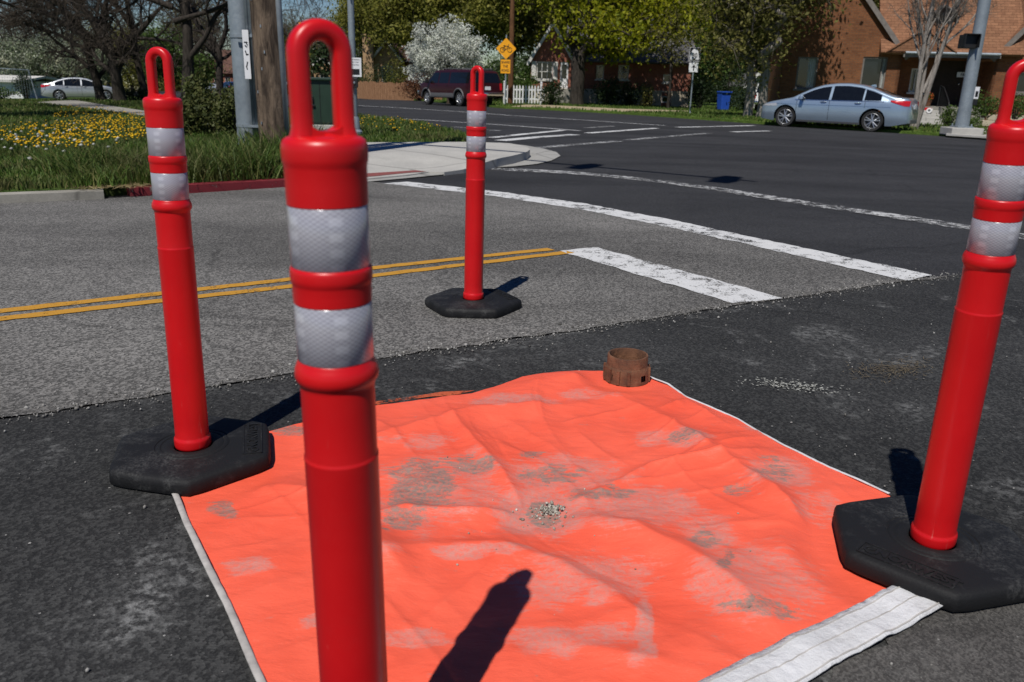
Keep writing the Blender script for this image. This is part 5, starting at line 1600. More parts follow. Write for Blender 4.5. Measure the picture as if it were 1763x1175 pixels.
# small vent dormer
q0 = H.uz(1602, 48, .9); q1 = H.uz(1640, 12, .9)
dx = (q0[0] + q1[0]) / 2; dz0, dz1 = q0[1] - .2, q1[1]
mb = MB(); mb.prism([(dx - .42, dz0), (dx + .42, dz0), (dx + .42, dz1 - .38), (dx, dz1 - .03), (dx - .42, dz1 - .38)], .6, 3.4)
do_ = mb.obj('dormer', MAT['shingle_tan'], H.root)
mb = MB(); mb.prism([(dx - .3, dz0 + .25), (dx + .3, dz0 + .25), (dx + .3, dz1 - .42), (dx, dz1 - .2), (dx - .3, dz1 - .42)], .55, .598); mb.obj('vent', MAT['black_metal'], do_)
for sg in (-1, 1):
    H.slab('dormer_roof', [(dx, .42, dz1), (dx + sg * .6, .42, dz1 - .5), (dx + sg * .6, 3.4, dz1 - .5), (dx, 3.4, dz1)], .06, MAT['grey_trim'], do_)
# porch gable over the entrance
pa_ = H.uz(1592, 52, -.4); pb_ = H.uz(1643, 91, -.4)
px_, pz_ = pa_[0], min(pa_[1], zE + 1.5)
hw_ = pb_[0] - px_
mb = MB(); mb.prism([(px_ - hw_, zE + .13), (px_ + hw_, zE + .13), (px_, pz_)], -.48, 1.4)
pg = mb.obj('porch_gable', MAT['shingle_tan'], H.root)
for sg in (-1, 1):
    H.slab('porch_gable_roof', [(px_, -.53, pz_ + .02), (px_ + sg * (hw_ + .06), -.53, zE + .1), (px_ + sg * (hw_ + .06), 1.4, zE + .1), (px_, 1.4, pz_ + .02)], .04, MAT['shingle_tan'], pg)
# house number
hn = H.uz(1656, 129, yb)
nb = MB(); nb.box((hn[0], -.02 + yb - .03, hn[1]), (.44, .02, .22)); nbo = nb.obj('number_board', MAT['sign_white'], H.root)
te = link(text_mesh('house_number', '183', .18, .002, bold=.004), 'house_number', nbo); te.location = (hn[0] + .04, yb - .064, hn[1]); te.rotation_euler = (R(90), 0, 0); te.data.materials.append(MAT['sign_black'])
# side and back walls so that it is a whole house
mb = MB(); mb.box((uL + .1, 4.06, (zL - .3) / 2), (.2, 7.8, zL + .28)); mb.box((uRR - .1, 4.06, (zE - .3) / 2), (.2, 7.8, zE + .28)); mb.box(((uL + uRR) / 2, 8.0, (zE - .3) / 2), (uRR - uL - .02, .2, zE + .28))
mb.obj('side_wall', BR, H.root)
# steps and railing
s0 = H.uz(1584, 212, -1.4)[0]; s1 = H.uz(1624, 212, -1.4)[0]
sn = 4
st_ = MB()
for k in range(sn):
    h_ = .72 * (k + 1) / (sn + 1)
    st_.box(((s0 + s1) / 2, -.15 - .32 * (sn - 1 - k) - .16, h_ / 2 - .05), (s1 - s0, .318, h_ + .1))
so2 = st_.obj('steps', MAT['concrete'], H.root, bevel=.012)
for xr in (s1 + .08,):
    mb = MB()
    P = [(xr, -1.5, .0), (xr, -1.5, .8), (xr, -1.42, .95), (xr, -.9, 1.25), (xr, -.3, 1.55), (xr, .2, 1.62), (xr, .2, .7)]
    mb.tube(P, .022, 6)
    for k in range(7):
        y_ = -1.3 + .2 * k
        mb.tube([(xr, y_, .1 + .1 * k), (xr, y_, 1.0 + .088 * k)], .01, 4)
    mb.obj('railing', MAT['black_metal'], H.root)
# flowers on the porch and a toy tractor
def hpt(h, u_, y_, z_):
    n_ = np.array([-h.t[1], h.t[0]]); p_ = h.o + h.t * u_ + n_ * y_
    return (float(p_[0]), float(p_[1]), h.z0 + z_)
def flower_pot(u_, y_, z_, label):
    t_ = thing('flower_pot', label, 'flower pot', hpt(H, u_, y_, z_))
    MB().lathe([(.001, 0), (.11, 0), (.15, .22), (.16, .22), (.16, .26), (.13, .26), (.12, .2), (.001, .2)], 20).obj('pot', MAT['brick_red'] if False else MAT['rust'], t_, smooth=40)
    n_ = 260
    D_ = rng.normal(0, 1, (n_, 3)); D_ /= np.linalg.norm(D_, axis=1)[:, None]
    C_ = D_ * (.22, .22, .17) * rng.uniform(.6, 1.05, (n_, 1)) + (0, 0, .42)
    leafmesh('flowers', C_[:170], .055, MAT['flower_red'], t_)
    leafmesh('leaves', C_[170:], .08, MAT['leaf_green'], t_)
def leafmesh(name, C_, size, mat, parent=None, flat=0., aspect=.6, jitter=.4):
    n_ = len(C_)
    A = rng.normal(0, 1, (n_, 3)); A /= np.linalg.norm(A, axis=1)[:, None]
    B = rng.normal(0, 1, (n_, 3)); B[:, 2] += flat
    B -= A * (A * B).sum(1)[:, None]; B /= np.linalg.norm(B, axis=1)[:, None]
    s_ = size * rng.uniform(1 - jitter, 1 + jitter, n_)[:, None]
    A = A * s_ * .5; B = B * s_ * .5 * aspect
    N = np.cross(A, B); N /= np.linalg.norm(N, axis=1)[:, None]
    V = np.stack([C_ - A, C_ + B * .9 + N * s_ * .1, C_ + A, C_ - B * .9 + N * s_ * .1], 1).reshape(-1, 3)
    return raw_mesh(name, V, np.arange(n_ * 4).reshape(-1, 4), mat, parent)
uf = H.uz(1601, 178, -.1)[0]
flower_pot(uf, .25, .72, 'pot of orange and red flowers on the porch left of the dark door')
ut = H.uz(1593, 186, -.2)[0]
ty = thing('toy_tractor', 'little red toy tractor with white wheels beside the porch steps', 'toy', hpt(H, ut, -.25, .0), R(-30))
mb = MB(); mb.box((0, 0, .58), (.5, .24, .2)); mb.box((-.12, 0, .76), (.2, .22, .18)); mb.box((0, 0, .23), (.42, .3, .46)); mb.obj('body', MAT['tail_red'], ty, bevel=.03)
for sx, r_ in ((-.17, .15), (.18, .11)):
    for sy in (-1, 1): MB().lathe([(r_ * .5, -.03), (r_, -.03), (r_, .03), (r_ * .5, .03), (.001, .02)], 16, (sx, sy * .2, .46 + r_), axis='y').obj('wheel', MAT['white_wood'], ty)

# ---- red brick house in the middle
B2 = House('brick_house', 'small red brick house with white door and windows half hidden by the big green tree', 1050, 57, R(-2))
gl = B2.uz(914, 104); gr = B2.uz(986, 104); ga = B2.uz(943, 56)
ze = gl[1]
wA = hole(B2, (924, 106), (951, 138)); dA = hole(B2, (965, 107), (977, 153))
B2.wall('gable_wall', gl[0], gr[0], ze, [wA, dA], MAT['brick_red'], gable=((gl[0] + gr[0]) / 2, ze + 2.2, ze))
B2.gable_roof(gl[0], gr[0], (gl[0] + gr[0]) / 2, ze + 2.2, ze, 0, 8.4, .12, MAT['shingle_grey'], MAT['white_trim'], .2)
B2.window(wA, bars=(('v', .34), ('v', .67), ('h', .45)), name='window')
for k in (-1, 1):
    MB().box(((wA[0] - .17) if k < 0 else (wA[1] + .17), -.03, (wA[2] + wA[3]) / 2), (.3, .05, wA[3] - wA[2])).obj('shutter', MAT['white_trim'], B2.root)
mb = MB(); dx_ = (dA[0] + dA[1]) / 2; mb.box((dx_, .06, (dA[2] + dA[3]) / 2), (dA[1] - dA[0], .05, dA[3] - dA[2])); dd_ = mb.obj('door', MAT['white_wood'], B2.root)
MB().box((dx_, .03, dA[2] + (dA[3] - dA[2]) * .65), ((dA[1] - dA[0]) * .6, .02, (dA[3] - dA[2]) * .52)).obj('pane', MAT['glass'], dd_)
rr_ = B2.uz(1194, 104)[0]
wB = hole(B2, (1066, 112), (1083, 138)); wC = hole(B2, (1144, 128), (1156, 143))
b1 = hole(B2, (1108, 166), (1123, 178)); b2 = hole(B2, (1141, 166), (1156, 178)); wD = hole(B2, (1028, 112), (1040, 137))
yw = .5
B2.wall('front_wall', gr[0], rr_, ze, [wB, wC, b1, b2, wD], MAT['brick_red'], y=yw)
B2.window(wB, y=yw, bars=(('v', .35), ('h', .5))); B2.window(wC, y=yw); B2.window(b1, y=yw, bars=(('v', .5),), sill=False); B2.window(b2, y=yw, sill=False); B2.window(wD, y=yw)
fz = B2.uz(1160, 160)[1]
def found(x0, x1, y_, holes):
    mb = MB(); xs_ = [x0] + [q for h in sorted(holes) for q in (h[0] - .02, h[1] + .02)] + [x1]
    for i in range(0, len(xs_), 2): mb.box(((xs_[i] + xs_[i + 1]) / 2, y_ - .02, fz / 2 - .2), (xs_[i + 1] - xs_[i], .06, fz + .4))
    mb.box(((x0 + x1) / 2, y_ - .03, fz + .05), (x1 - x0, .1, .09))
    mb.obj('foundation', MAT['foundation'], B2.root)
found(gr[0], rr_, yw, [b1, b2]); found(gl[0], gr[0] - .01, 0, [])
B2.slab('roof', [(gr[0] - .4, yw - .35, ze - .05), (rr_ + .3, yw - .35, ze - .05), (rr_ + .3, 4.5, ze + 2.9), (gr[0] - .4, 4.5, ze + 2.9)], .12, MAT['shingle_grey'])
B2.slab('roof', [(gr[0] - .4, 8.6, ze - .05), (rr_ + .3, 8.6, ze - .05), (rr_ + .3, 4.5, ze + 2.9), (gr[0] - .4, 4.5, ze + 2.9)], .12, MAT['shingle_grey'])
mb = MB(); mb.box((rr_ - .1, 4.4, ze / 2 - .2), (.2, 7.7, ze + .3)); mb.box((gl[0] + .1, 4.2, ze / 2 - .2), (.2, 8.0, ze + .3)); mb.box(((gl[0] + rr_) / 2, 8.3, ze / 2 - .2), (rr_ - gl[0] - .02, .2, ze + .3)); mb.obj('side_wall', MAT['brick_red'], B2.root)
mb = MB(); mb.box((dx_, -.6, dA[2] / 2 - .1), (1.7, 1.19, dA[2] + .14)); mb.obj('stoop', MAT['old_concrete'], B2.root)
for x_ in (dx_ - .8, dx_ + .8): MB().tube([(x_, -.1, dA[2]), (x_, -.1, dA[2] + .9), (x_, -1.1, dA[2] + .9), (x_, -1.1, dA[2])], .02, 5).obj('railing', MAT['black_metal'], B2.root)

# ---- further houses
def far_house(name, label, px0, px1, pya, pye, D, wallm, roofm, rz=0., chim=None, depth=7., win=True, ridge='front'):
    h = House(name, label, (px0 + px1) / 2, D, rz)
    u0, z_e = h.uz(px0, pye); u1, _ = h.uz(px1, pye); zA = h.uz((px0 + px1) / 2, pya)[1]
    hl = []
    if win:
        c_ = (u0 + u1) / 2; hl = [(c_ - 1.7, c_ - .6, z_e * .35, z_e * .8), (c_ + .6, c_ + 1.7, z_e * .35, z_e * .8)] if u1 - u0 > 4.5 else [(c_ - .5, c_ + .5, z_e * .35, z_e * .8)]
    if ridge == 'front':
        h.wall('front_wall', u0, u1, z_e, hl, wallm, gable=((u0 + u1) / 2, zA, z_e))
        h.gable_roof(u0, u1, (u0 + u1) / 2, zA, z_e, 0, depth, .15, roofm, MAT['white_trim'], .3)
    else:
        h.wall('front_wall', u0, u1, z_e, hl, wallm)
        h.slab('roof', [(u0 - .4, -.4, z_e - .1), (u1 + .4, -.4, z_e - .1), (u1 + .4, depth / 2, zA), (u0 - .4, depth / 2, zA)], .15, roofm)
        h.slab('roof', [(u0 - .4, depth + .4, z_e - .1), (u1 + .4, depth + .4, z_e - .1), (u1 + .4, depth / 2, zA), (u0 - .4, depth / 2, zA)], .15, roofm)
    for q in hl: h.window(q, bars=(('v', .5),))
    mb = MB(); mb.box((u0 + .1, depth / 2, z_e / 2 - .2), (.2, depth - .3, z_e + .3)); mb.box((u1 - .1, depth / 2, z_e / 2 - .2), (.2, depth - .3, z_e + .3)); mb.box(((u0 + u1) / 2, depth - .1, z_e / 2 - .2), (u1 - u0, .19, z_e + .3)); mb.obj('side_wall', wallm, h.root)
    if chim:
        a_ = h.uz(chim[0], chim[2]); b_ = h.uz(chim[1], 150)
        mb = MB(); mb.box(((a_[0] + b_[0]) / 2, -.35, a_[1] / 2), (b_[0] - a_[0], .69, a_[1])); mb.box(((a_[0] + b_[0]) / 2, -.35, a_[1] + .06), (b_[0] - a_[0] + .2, .85, .14)); mb.obj('chimney', wallm, h.root)
    return h
far_house('brick_house', 'buff brick house with tall chimney and white trimmed gable behind the wooden fence', 644, 688, 72, 100, 82, MAT['brick_yellow'], MAT['shingle_brown'], 0, (626, 646, 62))
far_house('house', 'low brown roofed house wing behind the white blossoming tree', 690, 780, 74, 106, 86, MAT['brick_red'], MAT['shingle_brown'], 0, None, 8, True, 'side')
far_house('house', 'dark house with steep red brown roof far down the left street', 356, 408, 86, 126, 150, MAT['brick_red'], MAT['shingle_brown'], R(-20), None, 10, True, 'side')
far_house('house', 'buff house with small white gable seen through the front post loop', 540, 572, 100, 113, 112, MAT['brick_yellow'], MAT['shingle_brown'], 0, None, 9)
far_house('garage', 'small pale garage with low gable behind the white van', 1286, 1322, 128, 146, 70, MAT['white_trim'], MAT['shingle_grey'], 0, None, 6, False)
sh = far_house('shed', 'low white shed at the far left edge of the lawn', -40, 36, 134, 137.5, 60, MAT['white_wood'], MAT['white_trim'], R(-8), None, 4, False, 'side')
# metal post of a chain fence beside the shed
fpz = base(63, 52)
tf = thing('fence', 'thin grey metal fence frame with leaning post beside the white shed', 'fence', (fpz[0], fpz[1], fpz[2] + .09))
mb = MB(); mb.tube([(.1, 0, -.05), (-.2, 0, 1.75)], .04, 8); mb.obj('post', MAT['galv'], tf)
mb = MB(); mb.tube([(-.2, 0, 1.74), (-2.6, .3, 1.8)], .025, 6); mb.obj('rail', MAT['galv'], tf)
mb = MB()
for k in range(14): mb.tube([(-.25 - .17 * k, .03 * k * .6, .1), (-.25 - .17 * k, .03 * k * .6, 1.75)], .006, 3)
for k in range(9): mb.tube([(-.1, 0, .15 + .19 * k), (-2.6, .3, .15 + .19 * k)], .006, 3)
mb.obj('mesh', MAT['galv'], tf)
# picket fence
p0, p1 = base(868, 49.2), base(936, 49.6)
fe = thing('picket_fence', 'bright white picket fence in front of the red brick house', 'fence', (p0[0], p0[1], p0[2] + .09), math.atan2(p1[1] - p0[1], p1[0] - p0[0]))
Lf = math.hypot(p1[0] - p0[0], p1[1] - p0[1])
mb = MB()
nP = int(Lf / .165)
for k in range(nP + 1):
    x_ = Lf * k / nP
    if k % 12 == 0: continue
    mb.prism([(x_ - .04, .06), (x_ + .04, .06), (x_ + .04, .98), (x_, 1.05), (x_ - .04, .98)], -.02, .0)
mb.obj('pickets', MAT['white_wood'], fe)
mb = MB(); mb.box((Lf / 2, .03, .3), (Lf, .04, .08)); mb.box((Lf / 2, .03, .8), (Lf, .04, .08)); mb.obj('rails', MAT['white_wood'], fe)
for k in range(0, nP + 1, 12):
    mb = MB(); x_ = Lf * k / nP; mb.box((x_, .02, .6), (.11, .11, 1.22)); mb.box((x_, .02, 1.24), (.14, .14, .05), taper=.3); mb.obj('post', MAT['white_wood'], fe)
# wooden board fence
p0, p1 = base(616, 69), base(760, 60)
wf = thing('board_fence', 'reddish cedar board fence along the far side of the street behind the dark vehicle', 'fence', (p0[0], p0[1], p0[2] + .05), math.atan2(p1[1] - p0[1], p1[0] - p0[0]))
Lf = math.hypot(p1[0] - p0[0], p1[1] - p0[1])
mb = MB(); k = 0; x_ = 0
while x_ < Lf:
    hh_ = 1.32 + random.uniform(-.06, .06)
    mb.box((x_ + .07, random.uniform(-.01, .01), hh_ / 2), (.135, .025, hh_), random.uniform(-.02, .02)); x_ += .15
mb.obj('boards', MAT['fence_wood'], wf)
mb = MB(); mb.box((Lf / 2, .04, .35), (Lf, .04, .09)); mb.box((Lf / 2, .04, 1.1), (Lf, .04, .09)); mb.obj('rails', MAT['fence_wood'], wf)
# stone edging before the tan house
uw0 = H.uz(1690, 196, -1.)[0]; uw1 = H.uz(1714, 196, -1.)[0]
gw = thing('garden_wall', 'pale low stone block wall under the shrubs in front of the tan house', 'wall', hpt(H, uw0, -1.0, 0), R(-11))
mb = MB()
for k in range(9):
    for j in range(2): mb.box((.3 + .52 * k + .2 * j, 0, .13 + .24 * j), (.5, .3 - .02 * j, .23))
mb.obj('blocks', MAT['foundation'], gw, bevel=.02)

# ------------------------------------------------------------------ trees
class Skel:
    """branch skeleton: attraction points joined one after another to the nearest node, radii by the pipe model"""
    def __init__(s, trunk, seed):
        s.rg = np.random.default_rng(seed)
        s.P = [np.array(q, float) for q in trunk]; s.par = [-1] + list(range(len(trunk) - 1)); s.nt = len(trunk)
        s.tip = [0.] * len(trunk)
    def grow(s, A, step=.7, wob=.12, up=.12, mind=0.):
        order = np.argsort(np.linalg.norm(A - s.P[s.nt - 1], axis=1))
        base_i = max(0, s.nt - 4)
        ends = []
        for i in order:
            a = A[i]
            arr = np.array(s.P[base_i:])
            d = np.linalg.norm(arr - a, axis=1) + .35 * np.maximum(0, arr[:, 2] - a[2])
            j = int(np.argmin(d)) + base_i
            p_ = s.P[j]; L = np.linalg.norm(a - p_); n_ = max(1, int(L / step))
            w_ = s.rg.normal(0, wob * L, 3); prev = j
            for k in range(1, n_ + 1):
                t_ = k / n_
                q = p_ + (a - p_) * t_ + w_ * math.sin(math.pi * t_) + np.array([0, 0, up * L * math.sin(math.pi * t_)]) + s.rg.normal(0, .03 * step, 3) * (k < n_)
                s.P.append(q); s.par.append(prev); s.tip.append(0.); prev = len(s.P) - 1
            s.tip[prev] = 1.; ends.append(prev)
        return ends
    def radii(s, rtip, rtrunk, ex=2.3):
        n_ = len(s.P); acc = np.zeros(n_)
        for i in range(n_ - 1, -1, -1):
            acc[i] += s.tip[i]
            if acc[i] == 0: acc[i] = 1.
            if s.par[i] >= 0: acc[s.par[i]] += acc[i]
        r = rtip * np.maximum(acc, 1) ** (1 / ex)
        k = rtrunk / r[0]
        if k > 1: r = np.where(acc > 1, rtip + (r - rtip) * (rtrunk - rtip) / max(1e-6, r[0] - rtip), r)
        else: r = rtip + (r - rtip) * (rtrunk - rtip) / max(1e-6, r[0] - rtip)
        s.r = np.maximum(r, rtip * .8)
        s.r[0] *= 1.18
    def mesh(s, name, mat, parent):
        kids = [[] for _ in s.P]
        for i, p_ in enumerate(s.par):
            if p_ >= 0: kids[p_].append(i)
        mb = MB()
        stack = [(0, None)]
        while stack:
            i, st = stack.pop()
            ch = [] if st is None else [st]
            ch.append(i); cur = i
            while kids[cur]:
                ks = sorted(kids[cur], key=lambda q: -s.r[q])
                for q in ks[1:]: stack.append((q, cur))
                cur = ks[0]; ch.append(cur)
            rad = [s.r[q] for q in ch]
            if st is not None: rad[0] = min(rad[0], rad[1] * 1.25)
            m_ = max(rad)
            mb.tube([s.P[q] for q in ch], rad, 10 if m_ > .15 else (6 if m_ > .04 else 3), caps=False)
        return mb.obj(name, mat, parent, smooth=True, fixn=False)
def crown_pts(rg, n_, c, rad, hollow=.35, bottom=-1., mesh_noise=.25, seed=0.):
    out = []
    while len(out) < n_:
        d = rg.normal(0, 1, 3); d /= np.linalg.norm(d)
        k = 1 + mesh_noise * 2 * mn.noise(Vector((d[0] * 1.7 + seed, d[1] * 1.7, d[2] * 1.7)))
        r_ = (hollow + (1 - hollow) * rg.uniform() ** .6) * k
        q = d * r_
        if q[2] < bottom: continue
        out.append(np.array(c) + q * np.array(rad))
    return np.array(out)
def twig_mesh(name, starts, rg, mat, parent, n_per=5, ln=.8, th=.008, droop=0., up=.3, spread=1.):
    V, Fq = [], []
    n_ = len(starts) * n_per
    S = np.repeat(np.array(starts), n_per, 0)
    D = rg.normal(0, spread, (n_, 3)); D[:, 2] += up; D /= np.linalg.norm(D, axis=1)[:, None]
    L = ln * rg.uniform(.4, 1.2, n_)[:, None]
    M_ = S + D * L * .5 + rg.normal(0, .06, (n_, 3)) * L
    E_ = S + D * L + rg.normal(0, .12, (n_, 3)) * L; E_[:, 2] -= droop * L[:, 0]
    W_ = np.cross(D, rg.normal(0, 1, (n_, 3))); W_ /= np.linalg.norm(W_, axis=1)[:, None]
    W2 = np.cross(D, W_)
    ring = lambda C_, t_: [C_ + W_ * t_, C_ - W_ * t_ * .5 + W2 * t_ * .87, C_ - W_ * t_ * .5 - W2 * t_ * .87]
    A = np.stack(ring(S, th) + ring(M_, th * .7) + ring(E_, th * .25), 1).reshape(-1, 3)
    i = np.arange(n_)[:, None] * 9
    for b in (0, 3):
        for k in range(3):
            k2 = (k + 1) % 3
            Fq.append(i + [b + k, b + k2, b + 3 + k2, b + 3 + k])
    return raw_mesh(name, A, np.concatenate(Fq), mat, parent), E_, M_
def tree(name, label, loc, trunk_h, trunk_r, crown_c, crown_r, n_att, seed, bark, leaf=None, leaf_n=30, leaf_s=.18, clump=.5, cat='tree', group=None, hollow=.35, bottom=-1., rtip=.018, twigs=0, twig_l=.8, twig_m='twig', twig_th=.009, droop=0., lean=(0, 0), step=.7, wob=.12, up=.12, stems=1, flat=0., extra=None, nz_=.25, aspect=.6, sparse=0., cut=None):
    rg = np.random.default_rng(seed)
    root = thing(name, label, cat, loc, 0, group)
    A = crown_pts(rg, n_att, crown_c, crown_r, hollow, bottom, nz_, seed * 1.7)
    if extra is not None: A = np.concatenate([A, extra])
    if cut is not None: A = A[~cut(A)]
    allE = []
    per = np.array_split(A[np.argsort(np.arctan2(A[:, 1] - crown_c[1], A[:, 0] - crown_c[0]))], stems)
    for si in range(stems):
        o_ = (0, 0) if stems == 1 else (.28 * math.cos(si * 2.4), .28 * math.sin(si * 2.4))
        k = 6
        tr = [(o_[0] + lean[0] * (i / k) ** 1.3 + (.0 if i == 0 else rg.normal(0, .03) * trunk_h / 3), o_[1] + lean[1] * (i / k) ** 1.3 + (.0 if i == 0 else rg.normal(0, .03)), -.15 + (trunk_h + .15) * i / k) for i in range(k + 1)]
        sk = Skel(tr, seed + si * 11)
        ends = sk.grow(per[si], step, wob, up)
        sk.radii(rtip, trunk_r)
        sk.mesh('trunk', MAT[bark], root)
        allE += [sk.P[e] for e in ends]
    allE = np.array(allE)
    src = allE
    if twigs:
        _, E_, M_ = twig_mesh('twigs', allE, rg, MAT[twig_m], root, twigs, twig_l, twig_th, droop)
        src = np.concatenate([E_, M_])
    if leaf:
        S = src if not sparse else src[rg.uniform(0, 1, len(src)) > sparse]
        n_ = max(1, leaf_n)
        C_ = np.repeat(S, n_, 0)
        cl = np.repeat(clump * rg.uniform(.55, 1.35, len(S)), n_)[:, None]
        C_ = C_ + rg.normal(0, 1, C_.shape) * cl * (1, 1, .75)
        leafmesh('crown', C_, leaf_s, MAT[leaf], root, flat, aspect)
    return root
def branch_tree(name, label, loc, stems, seed, bark, depth=4, kids=(4, 4, 4, 3), ratio=.66, spread=.7, droop=.0, up=.25, twig_n=5, twig_l=.9, twig_th=.011, twig_m='twig', cat='tree', group=None, rmin=.008, leaf=None, leaf_n=4, leaf_s=.2, clump=.4, wob=.16, first=.35):
    """stems: list of (start, direction, length, radius); every branch bends a little and forks into thinner ones"""
    rg = np.random.default_rng(seed)
    root = thing(name, label, cat, loc, 0, group)
    mb = MB(); tips = []
    def grow(p_, d, Ln, r_, lv):
        n_ = 6 if lv < 2 else 4
        P = [np.array(p_, float)]; d = np.array(d, float); d /= np.linalg.norm(d)
        D = [d.copy()]
        for k in range(n_):
            d = d + rg.normal(0, wob * (.5 if lv == 0 else 1.), 3) + np.array([0, 0, (up if lv < 2 else up * .5 - droop) * .25])
            d /= np.linalg.norm(d)
            P.append(P[-1] + d * Ln / n_); D.append(d.copy())
        end = r_ * (.55 if lv < depth else .35)
        R_ = [max(rmin * .6, r_ + (end - r_) * k / n_) for k in range(n_ + 1)]
        if lv == 0: R_[0] *= 1.25
        mb.tube([tuple(q) for q in P], R_, 10 if lv == 0 else (7 if lv == 1 else (5 if lv == 2 else 3)), caps=False)
        if lv >= 2:
            tips.extend(P[2:])
        if lv >= depth: return
        m_ = kids[min(lv, len(kids) - 1)]
        az0 = rg.uniform(0, 6.28)
        for c_ in range(m_):
            t_ = first + (1 - first) * (c_ + rg.uniform(.2, .9)) / m_
            if c_ == m_ - 1: t_ = 1.
            k = t_ * n_; i0 = min(int(k), n_ - 1); q = P[i0] + (P[i0 + 1] - P[i0]) * (k - i0)
            dd = D[i0 + 1]
            az = az0 + c_ * 2.4 + rg.normal(0, .4)
            e1 = np.cross(dd, [0.31, .2, .93]); e1 /= np.linalg.norm(e1); e2 = np.cross(dd, e1)
            sp_ = spread * rg.uniform(.6, 1.25) * (.45 if t_ == 1. else 1.)
            nd = dd * math.cos(sp_) + (e1 * math.cos(az) + e2 * math.sin(az)) * math.sin(sp_)
            grow(q, nd, Ln * ratio * rg.uniform(.75, 1.2) * (1.15 - .35 * t_ * (t_ < 1)), max(rmin, (R_[i0 + 1]) * (.9 if t_ == 1. else rg.uniform(.5, .75))), lv + 1)
    for st in stems: grow(*st, 0)
    mb.obj('trunk', MAT[bark], root, smooth=True, fixn=False)
    tips = np.array(tips)
    if twig_n:
        _, E_, M_ = twig_mesh('twigs', tips, rg, MAT[twig_m], root, twig_n, twig_l, twig_th, droop, .3)
        tips = np.concatenate([E_, M_])
    if leaf:
        C_ = np.repeat(tips, leaf_n, 0); C_ = C_ + rg.normal(0, clump, C_.shape)
        leafmesh('crown', C_, leaf_s, MAT[leaf], root)
    return root
def bush(name, label, loc, rad, n_, leaf, seed, leaf_s=.09, cat='shrub', group=None, bark='bark_dark', clumps=30, spiky=0.):
    rg = np.random.default_rng(seed)
    root = thing(name, label, cat, loc, 0, group)
    A = crown_pts(rg, clumps, (0, 0, rad[2] * .9), (rad[0] * .85, rad[1] * .85, rad[2] * .95), .4, -.85, .35, seed)
    A = A[A[:, 2] > .05]
    mb = MB()
    for q in A[::2]: mb.tube([(q[0] * .15, q[1] * .15, -.05), (q[0] * .5, q[1] * .5, q[2] * .6), tuple(q)], [.03, .02, .008], 4, caps=False)
    mb.obj('stems', MAT[bark], root)
    k = max(1, n_ // len(A))
    C_ = np.repeat(A, k, 0)
    C_ = C_ + rg.normal(0, 1, C_.shape) * np.array(rad) * .2 * np.repeat(rg.uniform(.6, 1.4, len(A)), k)[:, None]
    if spiky: C_[:, 2] += np.abs(rg.normal(0, spiky, len(C_)))
    C_ = C_[C_[:, 2] > .02]
    leafmesh('foliage', C_, leaf_s, MAT[leaf], root)
    return root
def L(pxx, Y, dz=.09):
    b_ = base(pxx, Y); return (b_[0], b_[1], b_[2] + dz)
def maple_gap(A):
    # the lower left boughs are missing, so that sun and view reach the gable with the white door
    k = (5.0 - A[:, 1]) / .61
    zh, xh = A[:, 2] - k, A[:, 0] + k * .222
    return ((A[:, 0] < .3) & (A[:, 2] < 3.4)) | ((xh > -4.6) & (xh < .4) & (zh < 2.6))
# ---- the big maple before the red brick house
tree('maple_tree', 'big spreading maple with yellow green spring leaves in front of the red brick house', L(993, 52.0), 2.9, .42, (1.5, 1.2, 6.1), (5.9, 3.7, 4.1), 620, 3, 'bark_dark', 'leaf_maple', 34, .26, .5, hollow=.4, bottom=-.82, rtip=.016, flat=.9, nz_=.3, twigs=0, cut=maple_gap)
tree('small_tree', 'slim young tree with sparse leaves right of the big maple', L(1151, 49.5), 2.6, .085, (0, 0, 3.9), (1.7, 1.5, 1.5), 70, 5, 'bark_dark', 'leaf_olive', 16, .16, .35, rtip=.01)
# ---- white blossoming tree
ex = crown_pts(np.random.default_rng(5), 110, (-1.55, 0, 2.55), (1.0, .9, 1.75), .2, -.9, .2)
tp = np.array([[-1.5, 0, 4.2], [.15, 0, 4.75], [.5, .1, 4.5], [-.3, 0, 4.4], [-1.7, 0, 3.9], [1.1, 0, 4.2]])
tree('blossom_tree', 'small tree covered in white blossom behind the dark sport utility vehicle', L(772, 51.5), .9, .12, (.35, 0, 2.75), (1.75, 1.5, 1.75), 230, 8, 'bark_brown', 'blossom', 52, .105, .17, hollow=.25, bottom=-.95, rtip=.009, extra=np.concatenate([ex, tp]), nz_=.2, step=.4, aspect=.75)
# ---- half bare olive trees left of the tan house
for (pxx, Y, th, cr, cc, sd, lab) in ((1300, 37.3, 2.2, (2.8, 2.0, 3.1), (.35, 0, 5.2), 21, 'half bare olive green tree with pale trunk beside the blue bin'), (1385, 46.5, 3.0, (3.0, 2.4, 3.2), (.7, 0, 6.3), 22, 'thin olive green tree brushing the left gable of the tan brick house')):
    tree('olive_tree', lab, L(pxx, Y), th, .2 if sd == 21 else .12, cc, cr, 330, sd, 'bark_pale', 'leaf_olive', 6, .17, .42, group='half bare trees by the tan house', hollow=.3, bottom=-.95, rtip=.011, twigs=6, twig_l=1.0, twig_m='grey_twig', twig_th=.013, droop=.25, step=.6, stems=2 if sd == 21 else 1, cut=lambda A: (A[:, 0] > 2.4) | ((A[:, 0] > .6) & (A[:, 2] < 4.7)))
